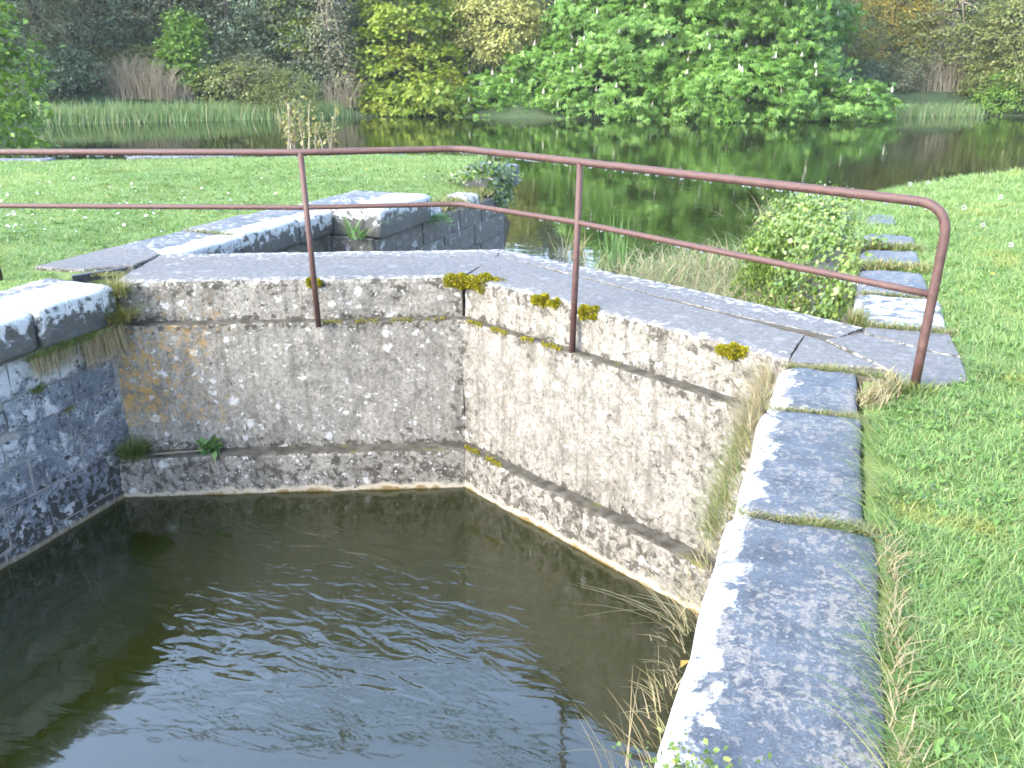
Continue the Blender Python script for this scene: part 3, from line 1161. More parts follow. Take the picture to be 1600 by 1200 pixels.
# ------------------------------------------------------------------ trees
def P_az(az, dist):
    a = R(az)
    return np.array([math.sin(a) * dist, math.cos(a) * dist])


def crown_geo(rng, blobs, nclump, per, size, clump, flat, leaf, wid, droop, zmin=None, inner=.25):
    bl = [(np.array(c, float), np.array(r, float)) for c, r in blobs]
    w = np.array([r.prod() ** (2 / 3) for _, r in bl])
    w /= w.sum()
    cs, outs = [], []
    while len(cs) < nclump:
        i = rng.choice(len(bl), p=w)
        c, r = bl[i]
        d = unit(rng.normal(0, 1, 3))
        if d[2] < -.8:
            continue
        lump = 1 + .13 * math.sin(d[0] * 5 + i) * math.cos(d[2] * 6 + d[1] * 4 + i * 2)
        k = rng.uniform(.45, .8) if rng.random() < inner else rng.uniform(.82, 1.04)
        p = c + d * r * k * lump
        if zmin is not None and p[2] < zmin:
            continue
        deep = False
        for j, (c2, r2) in enumerate(bl):
            if j != i and np.linalg.norm((p - c2) / r2) < .62:
                deep = True
        if deep:
            continue
        cs.append(p)
        outs.append(unit(d / r))
    cs = np.array(cs)
    outs = np.array(outs)
    n = nclump * per
    C = np.repeat(cs, per, 0)
    O = np.repeat(outs, per, 0)
    cl = np.repeat(rng.uniform(.6, 1.3, nclump), per)[:, None] * clump
    off = rng.normal(0, .55, (n, 3)) * np.array([1, 1, flat]) * cl
    off[:, 2] -= (off[:, :2] ** 2).sum(1) * .25 / clump
    T = unit(off * np.array([1, 1, .2]) / clump + O * .55 + rng.normal(0, .45, (n, 3)) + np.array([0, 0, -droop]))
    N = unit(np.array([0, 0, .65]) + O * .75 + rng.normal(0, .33, (n, 3)))
    s = size * rng.uniform(.65, 1.25, n)
    if leaf == 'palm':
        return palm_leaves(C + off, T, N, s), cs, outs
    return leaves(C + off, T, N, s, wid), cs, outs


def limb_geo(rng, base, targets, trunk_top, r0, sides=7):
    parts = []
    base = np.array(base, float)
    top = np.array(trunk_top, float)
    n = 7
    pts = np.array([base + (top - base) * i / (n - 1) + np.append(rng.normal(0, .10, 2), 0) * (0 < i) for i in range(n)])
    rad = np.linspace(r0, r0 * .35, n)
    rad[0] *= 1.35
    parts.append(tube(pts, rad, sides))
    for t in targets:
        k = rng.uniform(.25, .85)
        a = base + (top - base) * k
        m = a * .5 + t * .5 + np.array([0, 0, .12 * np.linalg.norm(t - a)])
        q = np.array([a * (1 - u) ** 2 + m * 2 * u * (1 - u) + t * u * u for u in np.linspace(0, 1, 7)])
        parts.append(tube(q, np.linspace(r0 * .38, r0 * .06, 7), 5))
    V, F = merge([(v, np.array(f)) for v, f in parts])
    return V, [tuple(f) if f[2] != f[3] else tuple(f[:3]) for f in F]


def tree_proto(rng, trunk_h, r0, blobs, nclump, per, size, mat, bark, clump=.8, flat=.5, leaf='d', wid=.6, droop=.3, zmin=-.3, nlimb=9, name='tree', inner=.25):
    (V, F), cs, outs = crown_geo(rng, blobs, nclump, per, size, clump, flat, leaf, wid, droop, zmin, inner)
    crown = mesh_np(name + '_crown', V, F)
    crown.materials.append(mat)
    tg = cs[rng.choice(len(cs), min(nlimb, len(cs)), replace=False)]
    TV, TF = limb_geo(rng, (0, 0, -.5), tg, (blobs[0][0][0] * .3, blobs[0][0][1] * .3, trunk_h), r0)
    trunk = mesh_py(name + '_trunk', TV, TF, True)
    trunk.materials.append(bark)
    return crown, trunk, cs, outs


def plant_tree(proto, name, xy, label, cat='tree', group=None, rz=0., sc=1., z=None):
    z = float(height(np.array([xy[0]]), np.array([xy[1]]))[0]) if z is None else z
    o = empty(name, (xy[0], xy[1], z))
    o.rotation_euler = (0, 0, rz)
    o.scale = (sc, sc, sc)
    tag(o, label, cat, group)
    link('crown', proto[0], None, o)
    link('trunk', proto[1], None, o)
    return o


def zb(xy):
    return float(height(np.array([xy[0]]), np.array([xy[1]]))[0])


tr = np.random.default_rng(21)
# horse chestnut: crown sweeping down to the water
xy = P_az(-9.6, 61.0)
b = zb(xy)
pr = tree_proto(tr, 8.5, .55, [((.5, 0, 2.8 - b), (9.0, 7.6, 6.2)), ((1.0, .5, 8.2 - b), (6.4, 6.2, 6.6)), ((-12.8, -4.4, -.4 - b), (3.9, 3.4, 1.8)), ((-7.6, -3.4, .6 - b), (4.0, 3.6, 2.6)),
                               ((9.2, -2.0, -.5 - b), (3.2, 3.0, 1.35)), ((-4, -5.8, .3 - b), (4.2, 2.6, 2.2)), ((3.5, -6.0, .4 - b), (4.4, 2.6, 2.2)),
                               ((-4.6, -2, 5.0 - b), (3.6, 4, 3.0)), ((5.2, -3, 5.6 - b), (3.4, 3.6, 3.0))],
                3100, 21, .30, L_CHEST, BARK, .70, .40, 'palm', droop=.55, zmin=-1.25 - b, nlimb=12, name='horse_chestnut', inner=.15)
chest = plant_tree(pr, 'horse_chestnut', xy, 'huge green horse chestnut with pale flower candles sweeping down to the pond')
front = np.where((pr[3][:, 1] < .35))[0]
Vs, Fs, o_ = [], [], 0
for i in tr.choice(front, 420, replace=False):
    p = pr[2][i] + np.array([tr.normal(0, .3), tr.normal(0, .3), .22])
    h, r = tr.uniform(.30, .50), tr.uniform(.07, .10)
    ang = np.arange(5) * 2 * math.pi / 5
    ring = np.stack([np.cos(ang) * r, np.sin(ang) * r, np.full(5, h * .25)], 1)
    vv = np.concatenate([[[0, 0, 0]], ring, [[tr.normal(0, .03), tr.normal(0, .03), h]]]) + p
    ff = [(0, 1 + (j + 1) % 5, 1 + j) for j in range(5)] + [(6, 1 + j, 1 + (j + 1) % 5) for j in range(5)]
    Vs.append(vv)
    Fs.append(np.array(ff) + o_)
    o_ += 7
fc = link('flower_candles', mesh_np('flower_candles', np.concatenate(Vs), np.concatenate(Fs)), CANDLE, chest)
fc['kind'] = 'stuff'

xy = P_az(-26.7, 61.5)
b = zb(xy)
pr = tree_proto(tr, 6, .28, [((0, 0, 1.0 - b), (4.2, 3.4, 2.6)), ((-.4, 0, 4.8 - b), (3.1, 2.8, 3.4)), ((2.8, -2.6, -.2 - b), (2.2, 1.8, 1.5)), ((-2.7, -2.4, -.4 - b), (1.9, 1.6, 1.2)), ((.2, -2.6, -.4 - b), (2.2, 1.6, 1.2)),
                             ((-1.5, -1.5, 2.6 - b), (2, 1.5, 1.3))],
                560, 26, .30, L_MAPLE, BARK, .62, .38, wid=.95, droop=.35, zmin=-1.25 - b, name='maple')
plant_tree(pr, 'maple_tree', xy, 'bright yellow-green maple at the water, left of the horse chestnut')

xy = P_az(-21.6, 62.5)
b = zb(xy)
pr = tree_proto(tr, 8, .3, [((0, 0, 5.4 - b), (3.3, 3, 4.0)), ((-1.6, -1, 2.9 - b), (2.4, 1.8, 2.2)), ((1.5, -1, 4.2 - b), (2.2, 1.8, 2.4))],
                480, 30, .24, L_PALE, PALEBARK, .55, .45, zmin=-.5, name='pale_tree')
plant_tree(pr, 'pale_tree', xy, 'pale yellow tree peeping out behind the upper left of the horse chestnut')

xy = P_az(-31.7, 60.5)
b = zb(xy)
pr = tree_proto(tr, 9.5, .26, [((0, 0, 5.0 - b), (1.5, 1.3, 4.8)), ((-1.1, -.4, 2.2 - b), (1.1, .9, .8)), ((.9, 0, 1.4 - b), (.9, .8, 2.6))],
                230, 20, .20, L_GREY, PALEBARK, .45, .8, zmin=.2, nlimb=22, name='climber_tree', inner=.5)
plant_tree(pr, 'climber_clad_tree', xy, 'tall thin pale trunk hung with dead climbers, left of the bright maple')

xy = P_az(-33.6, 63)
b = zb(xy)
pr = tree_proto(tr, 6.0, .18, [((0, 0, 3.2 - b), (1.3, 1.1, .8)), ((-.5, 0, 5.0 - b), (1.5, 1.3, 1.2)), ((.6, 0, 4.2 - b), (1.1, 1., .7))],
                90, 22, .26, L_MAPLE, PALEBARK, .5, .4, zmin=.2, nlimb=6, name='sparse_maple')
plant_tree(pr, 'sparse_maple', xy, 'sparse bright-leaved sapling high up beside the climber-hung trunk')

xy = P_az(-39.8, 60.5)
b = zb(xy)
pr = tree_proto(tr, 3.6, .12, [((0, 0, .6 - b), (1.7, 1.4, 1.3)), ((-.4, 0, 2.3 - b), (1.5, 1.2, 1.3)), ((-.3, 0, 3.9 - b), (.9, .8, 1.0))],
                170, 26, .24, L_YOUNG, BARK, .5, .38, wid=.8, zmin=.2, name='young_tree')
plant_tree(pr, 'young_tree', xy, 'small fresh green tree standing above the left reed bank')

xy = P_az(-34.6, 57.5)
b = zb(xy)
pr = tree_proto(tr, 1.6, .06, [((0, 0, -.1 - b), (2.2, 1.6, 1.7)), ((-1.2, -.4, -.6 - b), (1.4, 1.2, 1.0))],
                240, 30, .15, L_SHRUB, TWIG, .42, .9, wid=.3, droop=-.3, zmin=-1.3 - b, nlimb=26, name='willow_shrub')
plant_tree(pr, 'willow_shrub', xy, 'rounded olive willow shrub at the end of the reed bank', 'shrub')

xy = P_az(-44.9, 63.5)
b = zb(xy)
pr = tree_proto(tr, 2.2, .08, [((0, 0, 1.5 - b), (2.7, 1.8, 1.3)), ((1.4, -.5, .6 - b), (1.8, 1.3, 1.1))],
                220, 28, .15, L_GORSE, BARK, .45, .6, wid=.4, zmin=0, name='gorse_bush')
plant_tree(pr, 'gorse_bush', xy, 'dark bush with yellow tips above the dry brambles', 'shrub')

xy = P_az(-51.7, 28)
b = zb(xy)
pr = tree_proto(tr, 4.5, .16, [((0, 0, 1.4 - b), (1.9, 1.8, 1.9)), ((.5, -.3, -.1 - b), (1.55, 1.4, 1.1)), ((-1.5, 0, 4 - b), (2.4, 2.2, 2.0))],
                330, 24, .20, L_EDGE, BARK, .48, .45, wid=.7, zmin=-1.2 - b, name='edge_tree')
plant_tree(pr, 'green_tree', xy, 'fresh green tree by the water at the left edge of the picture')

xy = P_az(1.2, 73)
b = zb(xy)
pr = tree_proto(tr, 8, .25, [((0, 0, 4.2 - b), (4.0, 3, 4.4)), ((-2, -1, 1.8 - b), (2.4, 2, 1.8)), ((1.8, -1, 5.8 - b), (2.6, 2, 2.6))],
                420, 26, .20, L_ORANGE, PALEBARK, .5, .4, zmin=.3, nlimb=16, name='orange_tree')
plant_tree(pr, 'budding_tree', xy, 'orange-brown budding tree just right of the horse chestnut')

olive_p = []
for i in range(2):
    olive_p.append(tree_proto(tr, 7, .2, [((0, 0, 4.6), (4.0, 3, 4.2)), ((-2, -1, 2.0), (2.6, 2, 2.2)), ((2.2, -1, 2.4), (2.4, 2, 2.4)), ((0, -1.5, .6), (3.2, 1.6, 1.2))],
                              560, 26, .19, L_OLIVE, PALEBARK, .5, .5, zmin=-.2, nlimb=22, name='olive_tree'))
plant_tree(olive_p[0], 'olive_tree', P_az(4.9, 71), 'olive-green tree with bare pale branches, right of the orange-brown tree', group='trees on the right far bank')
plant_tree(olive_p[1], 'olive_tree', P_az(8.6, 70), 'olive-green tree at the far right edge of the pond', group='trees on the right far bank', rz=1.2)
plant_tree(olive_p[1], 'olive_tree', P_az(-.8, 68), 'low olive-green tree tucked behind the right skirt of the horse chestnut', group='trees on the right far bank', rz=2.6, sc=.62)

xy = P_az(8.4, 67.5)
b = zb(xy)
pr = tree_proto(tr, 1.4, .06, [((0, 0, .1 - b), (2.4, 1.5, 1.5)), ((-1.4, -.3, -.5 - b), (1.3, 1, .8))], 180, 28, .16, L_YOUNG, BARK, .45, .5, zmin=-1.3 - b, name='bank_bush')
plant_tree(pr, 'bank_bush', xy, 'low bright green bush on the bank at the right edge', 'shrub')

# dead bramble thicket
def twig_geo(rng, n, h, rx, ry, thick=.02, arch=.5):
    parts = []
    for _ in range(n):
        a = rng.uniform(0, 2 * math.pi)
        q = math.sqrt(rng.random())
        p0 = np.array([math.cos(a) * rx * q, math.sin(a) * ry * q, -.2])
        d = np.append(rng.normal(0, 1, 2), 0)
        hh = h * rng.uniform(.5, 1.1) * (1 - .4 * q)
        ts = np.linspace(0, 1, 5)
        pts = p0 + np.outer(ts, (0, 0, hh)) + np.outer(ts ** 2, d) * arch * hh * .5 - np.outer(ts ** 3, (0, 0, hh * arch * .35))
        pts += rng.normal(0, .03, pts.shape) * ts[:, None]
        v, f = tube(pts, np.linspace(thick, thick * .35, 5), 3, False)
        parts.append((v, np.array(f)))
    return merge(parts)


for az, D, h, rx, n, lab in ((-43.2, 60, 3.4, 3.2, 750, 'tangle of dry tan bramble stems above the left reed bank'),
                             (-41.3, 59.5, 2.1, 1.8, 330, 'lower dry stem patch between the brambles and the small green tree'),
                             (-31.0, 60, 3.4, 1.4, 260, 'dry twig thicket at the foot of the climber-hung trunk'),
                             (4.2, 69, 3.8, 2.2, 260, 'grey twiggy thicket on the right far bank')):
    xy = P_az(az, D)
    V, F = twig_geo(tr, n, h, rx, 1.3)
    o = link('twig_thicket', mesh_np('twig_thicket', V, F), TWIG)
    o.location = (*xy, zb(xy))
    tag(o, lab, 'thicket')

# the dark wood behind
dark_p = []
for i in range(3):
    k = tr.uniform(.9, 1.1)
    dark_p.append(tree_proto(tr, 9, .3, [((0, 0, 6.0), (4.2 * k, 3.6, 5.2)), ((-2.4, -1.2, 2.6), (2.6, 2.2, 2.4)), ((2.2, -1.0, 3.4), (2.8, 2.2, 2.6)), ((0, -1.6, 1.2), (3.4, 2, 1.6)),
                                         ((.5, 0, 10.5), (2.8, 2.6, 3))],
                             620, 26, .26, L_DARK, BARK, .6, .5, wid=.45, zmin=-.2, name='evergreen'))
grey_p = [tree_proto(tr, 8, .22, [((0, 0, 5.4), (3.4, 3, 4.6)), ((-1.8, -1, 2.6), (2.2, 2, 2.2)), ((1.5, -1, 1.6), (2.2, 1.8, 1.8))],
                     420, 22, .20, L_GREY, PALEBARK, .5, .6, wid=.4, zmin=-.2, nlimb=30, name='grey_tree') for _ in range(2)]
DK = 'dark evergreen tree in the wood behind the pond'
GK = 'grey-green budding tree among the evergreens behind the pond'
for az, D, kind in [(-50.5, 62, 0), (-47.6, 64, 1), (-45.6, 71, 0), (-42.2, 69, 0), (-40.6, 66, 1), (-37.2, 65, 0), (-35.2, 68, 1), (-33.0, 66, 0), (-30.0, 71, 0), (-28.0, 73, 1),
                    (-24.0, 75, 0), (-22.2, 79, 0), (-16.0, 74, 0), (-11.0, 78, 1), (-5.5, 77, 0), (-1.6, 78, 1), (2.4, 82, 0), (6.8, 80, 0), (10.5, 77, 0), (14.0, 74, 1),
                    (-49.0, 82, 0), (-44.0, 86, 1), (-38.5, 84, 0), (-34, 88, 0), (-26, 88, 0), (-18, 90, 1), (-8, 92, 0), (0, 94, 0), (5, 96, 1), (11.5, 92, 0), (-56, 66, 0), (19, 76, 0)]:
    p = dark_p[int(tr.integers(3))] if kind == 0 else grey_p[int(tr.integers(2))]
    plant_tree(p, 'evergreen_tree' if kind == 0 else 'grey_tree', P_az(az, D), DK if kind == 0 else GK, 'tree',
               'dark trees of the wood' if kind == 0 else 'grey budding trees of the wood', tr.uniform(0, 6.28), tr.uniform(.85, 1.15))
bush_p = [tree_proto(tr, 1.5, .07, [((0, 0, 1.0), (2.4, 1.8, 1.5)), ((1.4, -.5, .6), (1.6, 1.3, 1.0))], 190, 26, .19, m, BARK, .48, .5, zmin=-.3, name='bush') for m in (L_DARK, L_OLIVE, L_GREY)]
BL = ['dark laurel-like bush on the far bank under the trees', 'olive bush on the far bank under the trees', 'grey-green scrub on the far bank under the trees']
for az, D, kind in [(-48.2, 59, 0), (-46.3, 60.5, 0), (-41.8, 64, 1), (-38.3, 61.5, 0), (-36.6, 60.5, 2), (-37.4, 59, 1), (-32.6, 61.5, 0), (-29.8, 61.5, 0), (-24.2, 63.5, 0),
                    (-29.9, 66, 2), (0.5, 66, 0), (2.4, 68.5, 2), (6.4, 69.5, 1), (10.8, 70.5, 1), (13, 71, 0), (3.5, 72, 0), (-35.8, 63, 0), (-43.8, 66, 0)]:
    plant_tree(bush_p[kind], 'bank_bush', P_az(az, D), BL[kind], 'shrub', ['dark bank bushes', 'olive bank bushes', 'grey bank scrub'][kind], tr.uniform(0, 6.28), tr.uniform(.75, 1.2))

# ------------------------------------------------------------------ reeds and sedge
def strip_points(rng, line, n, width):
    line = np.array(line, float)
    seg = np.linalg.norm(np.diff(line, axis=0), axis=1)
    i = rng.choice(len(seg), n, p=seg / seg.sum())
    t = rng.random(n)[:, None]
    p = line[i] * (1 - t) + line[i + 1] * t
    return p + rng.normal(0, width, (n, 2))


def stuff(name, V, F, mat, label, cat):
    o = link(name, mesh_np(name, V, F), mat)
    return tag(o, label, cat, kind='stuff')


pts = strip_points(tr, [(-40.9, 37.2), (-37.9, 41.7), (-33.6, 46.0), (-30.4, 49.3)], 11000, .55)
z = height(pts[:, 0], pts[:, 1])
V, F = blades(np.column_stack([pts, z.clip(ZP - .15)]), tr.uniform(.35, 1.15, len(pts)), tr.uniform(.03, .06, len(pts)), tr.uniform(0, 6.28, len(pts)), tr.uniform(.05, .5, len(pts)), .6, tr, 2)
stuff('reed_bank', V, F, REEDFAR, 'green reed strip along the left far bank', 'reeds')
pts = strip_points(tr, [(.5, 61.2), (4.3, 64.0), (7.5, 65.2)], 2600, .30)
z = height(pts[:, 0], pts[:, 1])
V, F = blades(np.column_stack([pts, z.clip(ZP - .15)]), tr.uniform(.4, .85, len(pts)), tr.uniform(.03, .06, len(pts)), tr.uniform(0, 6.28, len(pts)), tr.uniform(.05, .45, len(pts)), .6, tr, 2)
stuff('reed_bank', V, F, REEDFAR, 'blue-green reed strip along the right far bank', 'reeds')

# sedge between the right wall and the open pond
pts = np.concatenate([strip_points(tr, [(-2.2, 13.4), (-1.2, 12.5), (-.5, 11.6), (-.25, 10.2)], 2600, .30), strip_points(tr, [(-.7, 13.0), (-.5, 15.0), (.2, 16.4)], 2200, .38),
                      strip_points(tr, [(-1.0, 18.2), (-.4, 19.6), (.6, 20.6)], 500, .5)])
pts = np.concatenate([pts, strip_points(tr, [(-2.6, 12.6), (-1.5, 11.2), (-.8, 9.8)], 2600, .42)])
pts = pts[(pts[:, 0] < .6) & (pts[:, 1] > 8.4)]
V, F = blades(np.column_stack([pts, np.full(len(pts), ZP - .05)]), tr.uniform(.15, .62, len(pts)), tr.uniform(.008, .018, len(pts)), tr.uniform(0, 6.28, len(pts)), tr.uniform(.2, 1.3, len(pts)), .8, tr, 3)
stuff('sedge', V, F, REED, 'tangled dry and green sedge in the shallows behind the dam', 'sedge')


def tuft(name, label, loc, geo, mat, cat='grass tuft', group=None):
    V, F = geo
    return thing(name, V, F, mat, label, cat, group, loc=loc)


tuft('iris_clump', 'upright sword-leaved iris clump in the pond behind the second railing post', (-3.2, 13.1, ZP),
     tuft_geo((-3.2, 13.1, ZP - .05), 34, .82, .10, (.02, .25), .035, tr), IRIS, 'iris')
tuft('iris_clump', 'smaller sword-leaved iris clump in the pond, right of the taller one', (-1.75, 13.0, ZP),
     tuft_geo((-1.75, 13.0, ZP - .05), 22, .55, .12, (.02, .3), .03, tr), IRIS, 'iris')
tuft('dry_reed_clump', 'bent dry reed stems in the pond just left of the second railing post', (-4.1, 13.6, ZP),
     tuft_geo((-4.1, 13.6, ZP - .05), 26, .60, .14, (.1, .8), .018, tr), DRY, 'reeds')


# ------------------------------------------------------------------ ivy, ferns
def ivy_geo(rng, P, Nrm, size):
    n = len(P)
    T = unit(np.cross(Nrm, rng.normal(0, 1, (n, 3))) + np.array([0, 0, -.6]))
    N = unit(Nrm + rng.normal(0, .35, (n, 3)))
    V, F = leaves(P, T, N, size * rng.uniform(.6, 1.3, n), .95, .10, .38)
    return V, F


n = 14500
y = 7.5 + 5.0 * tr.random(n) ** .85
t = tr.random(n) ** .8
t = np.where(y < 8.7, np.maximum(t, .42 + .3 * tr.random(n)), t)
bul = (.36 + .14 * np.sin(y * 2.3) + .12 * np.sin(y * 5.1 + 1) + .06 * np.sin(y * 11.3)) * (1 - .45 * sstep(11, 13.5, y))
edge = np.where(y < 9.1, .18, -.22)
fade = sstep(7.3, 9.1, y) * (1 - .35 * sstep(12.4, 13.4, y))
ang = t * 2.2
xx = edge + .30 - .30 * t * 2 - bul * np.sin(np.clip(ang, 0, 1.9)) * fade
zz = (.03 + .05 * np.sin(y * 3.1) + .04 * np.sin(y * 9.7)) * fade * (1 - .9 * sstep(10.5, 12.3, y)) * np.cos(np.clip(ang, 0, 3.1)) - np.clip(t - .45, 0, 1) * 2.1 * (.65 + .35 * np.sin(y * 1.7 + .4))
P = np.column_stack([xx, y, zz.clip(ZP)]) + tr.normal(0, .065, (n, 3))
Nn = unit(np.column_stack([-np.sin(ang), tr.normal(0, .3, n) - .25, np.cos(ang) + .25]))
ivy = thing('ivy_mound', *ivy_geo(tr, P, Nn, .046), IVYB, 'bushy ivy mound spilling over the right wall beyond the dam', 'ivy', loc=(0, 10.5, -.2))
n = 900
y = tr.normal(13.15, .22, n)
t = tr.random(n)
P = np.column_stack([-5.10 + .07 * tr.normal(0, 1, n) - np.clip(.35 - t, 0, 1) * 1.2, y, .10 - np.clip(t - .3, 0, 1) * (1.0 - .9 * np.abs(y - 13.15))])
P[:, 1] = np.where(t > .55, np.minimum(P[:, 1], 13.42), P[:, 1])
P += tr.normal(0, .035, P.shape)
Nn = unit(np.column_stack([np.full(n, .8), tr.normal(-.3, .4, n), np.clip(.9 - t, .1, 1)]))
thing('ivy_clump', *ivy_geo(tr, P, Nn, .07), IVYD, 'dark ivy hanging over the far corner of the left wall', 'ivy', loc=(-5.1, 13.1, 0))
n = 260
P = np.column_stack([tr.normal(-5.55, .22, n), tr.normal(12.75, .3, n), tr.uniform(-.05, .10, n)])
iv_ = empty('ivy_clump', (-5.55, 12.75, -.1))
tag(iv_, 'bright leafy ivy sprawling on the turf before the dark ivy corner', 'ivy')
V, F = ivy_geo(tr, P, unit(tr.normal(0, .4, (n, 3)) + np.array([.2, -.2, 1])), .06)
lv_ = link('leaves', mesh_np('leaves', V - np.array((-5.55, 12.75, -.1)), F), IVYB, iv_)
lv_['kind'] = 'stuff'


def fern_geo(rng, loc, nf, L, out=(1, -.4, 0)):
    parts = []
    out = unit(np.array(out, float))
    for i in range(nf):
        a = rng.uniform(-1.2, 1.2)
        d = np.array([out[0] * math.cos(a) - out[1] * math.sin(a), out[0] * math.sin(a) + out[1] * math.cos(a), 0])
        l = L * rng.uniform(.7, 1.1)
        ts = np.linspace(0, 1, 9)
        rise = rng.uniform(.3, .8)
        pts = np.array(loc) + np.outer(ts, d) * l + np.outer(ts * rise - ts ** 2 * (rise + .35), (0, 0, 1)) * l
        tan = unit(np.gradient(pts, axis=0))
        side = unit(np.cross(tan, (0, 0, 1)))
        for s in (-1, 1):
            w = l * .30 * np.sin(np.pi * (.12 + .85 * ts))
            parts.append(leaves(pts, side * s + tan * .35, np.tile((0, 0, 1.), (9, 1)), w, .42, .05))
    return merge(parts)


def fern(label, loc, nf, L):
    o = empty('fern', loc)
    tag(o, label, 'fern')
    for _ in range(nf):
        V, F = fern_geo(tr, (0, 0, 0), 1, L)
        link('frond', mesh_np('frond', V, F), FERN, o)


fern('feathery fern on the mossy stone under the big white capstone', (-5.10, 10.55, -.28), 13, .36)
fern('tiny fern low on the far left wall behind the first post', (-5.66, 8.15, -.35), 6, .15)
tuft('fern', 'narrow green strap-leaved fern in the wall angle left of the feathery fern', (-5.2, 8.98, -.22), tuft_geo((-5.3, 8.93, -.30), 26, .34, .05, (.2, 1.0), .03, tr), FERN, 'fern')

# yellow sprouts on the rim
parts = []
lv = []
for i in range(11):
    p0 = np.array([-9.9 + tr.normal(0, .30), 15.1 + tr.normal(0, .15), -.1])
    hgt_ = tr.uniform(.5, 1.08)
    tip = p0 + np.array([tr.normal(0, .22), tr.normal(0, .1), hgt_])
    ts = np.linspace(0, 1, 5)
    q = p0 + np.outer(ts, tip - p0) + tr.normal(0, .015, (5, 3))
    v, f = tube(q, np.linspace(.022, .008, 5), 5, False)
    parts.append((v, np.array(f)))
    m = 30
    u = tr.uniform(.35, 1.05, m)[:, None]
    P = p0 + (tip - p0) * u + tr.normal(0, .055, (m, 3))
    lv.append(leaves(P, tr.normal(0, 1, (m, 3)) + np.array([0, 0, -.2]), unit(tr.normal(0, .5, (m, 3)) + np.array([0, 0, 1])), tr.uniform(.05, .11, m), .7))
spr = empty('sprouting_stump', (-9.9, 15.1, 0))
tag(spr, 'cluster of stems with yellow young leaves on the pond rim of the lawn', 'sapling')
off3 = np.array((-9.9, 15.1, 0))
V, F = merge(parts)
link('stems', mesh_np('stems', V - off3, F), TWIG, spr)
V, F = merge(lv)
link('leaves', mesh_np('leaves', V - off3, F), L_SPROUT, spr)

# ------------------------------------------------------------------ lawns
APRON_L = np.array([(-6.42, 5.30), (-5.3, 5.2), (-5.3, 6.4), (-6.46, 6.33)])


def lawn_mask(x, y):
    h = height(x, y)
    ok = h > -.36
    wob = .035 * np.sin(y * 7.3) + .03 * np.sin(y * 17.1 + 1) + .02 * np.sin(y * 31)
    right = x > -2
    edge = np.where(y < 4.30, .285, np.where(y < 4.66, .26, np.where(y < 4.98, .50 + (y - 4.66) * .85, np.where(y < 5.97, .785, .735)))) + wob
    edge = np.where(y > 9.6, .15, edge)
    gap = (y > 7.80) & (y < 8.10) | (y > 8.74) & (y < 9.0)
    edge = np.where(gap & (y > 6), .30, edge)
    ok &= ~right | (x > edge)
    ledge = np.where(y < 5.25, -5.90, np.where(y < 9.0, -6.43, np.where(y < 10.38, -6.12, -5.15))) + wob * 1.2
    ok &= right | (x < ledge)
    ins, _ = poly_dist(x, y, APRON_L)
    return ok & ~ins


def lawn(name, mat, label, zones, seed):
    rng = np.random.default_rng(seed)
    parts = []
    for (x0, x1, y0, y1, n, h, w, seg) in zones:
        x = rng.uniform(x0, x1, n)
        y = rng.uniform(y0, y1, n)
        # clumpy growth
        dens = .55 + .45 * np.sin(x * 6.1 + 2 * np.sin(y * 2.3)) * np.sin(y * 5.3 + 2 * np.sin(x * 1.9))
        k = lawn_mask(x, y) & (rng.random(n) < .45 + .55 * dens)
        x, y, dens = x[k], y[k], dens[k]
        P = np.column_stack([x, y, height(x, y) - .005])
        m = len(x)
        parts.append((blades(P, h * rng.uniform(.5, 1.15, m) * (.75 + .45 * dens), w * rng.uniform(.6, 1.35, m), rng.uniform(0, 6.28, m), rng.uniform(.15, 1.25, m), .6, rng, seg)))
    # one object, mixed strips of the same arity
    V, F = merge(parts)
    return stuff(name, V, F, mat, label, 'grass')


lawn('grass', GREEN, 'lush green grass of the right lawn beside the coping', [
    (.22, 1.7, 1.0, 3.2, 52000, .055, .0044, 2), (.22, 2.2, 3.2, 5.4, 50000, .056, .0052, 2), (.25, 3.4, 5.4, 9.5, 60000, .070, .0070, 1),
    (-.2, 6.0, 9.5, 14, 62000, .075, .010, 1), (-.2, 9.0, 14, 20.5, 42000, .085, .015, 1), (1.7, 5, -2, 5.4, 26000, .075, .008, 1), (3.4, 9, 5.4, 14, 26000, .08, .013, 1)], 31)
lawn('grass', GREENL, 'short mown grass of the left lawn beyond the lock wall', [
    (-8.2, -5.8, 2.5, 8.0, 42000, .050, .0075, 1), (-11.5, -5.1, 6.0, 11.5, 90000, .050, .0085, 1), (-15.5, -5.0, 10.5, 17, 80000, .055, .012, 1), (-20, -11, 3, 12, 36000, .06, .014, 1)], 32)

# broad leaves among the grass
def weeds(rng, zones, name, label):
    parts = []
    for x0, x1, y0, y1, n, s in zones:
        x = rng.uniform(x0, x1, n)
        y = rng.uniform(y0, y1, n)
        k = lawn_mask(x, y)
        c = np.column_stack([x[k], y[k], height(x[k], y[k]) + .015])
        m = 7
        C = np.repeat(c, m, 0)
        az = rng.uniform(0, 6.28, len(C))
        T = np.column_stack([np.cos(az), np.sin(az), rng.uniform(.15, .7, len(C))])
        parts.append(leaves(C + T * .008, T, unit(np.array([0, 0, 1.]) + rng.normal(0, .2, (len(C), 3))), s * rng.uniform(.5, 1.2, len(C)), .38, .08))
    V, F = merge(parts)
    stuff(name, V, F, WEED, label, 'weeds')


weeds(tr, [(.3, 1.6, 1.0, 5.2, 750, .036), (.4, 3, 5.2, 10, 600, .040)], 'lawn_weeds', 'broad plantain and clover leaves among the right grass')
weeds(tr, [(-10, -5.2, 5, 13, 900, .05)], 'lawn_weeds', 'flat weed leaves among the left grass')

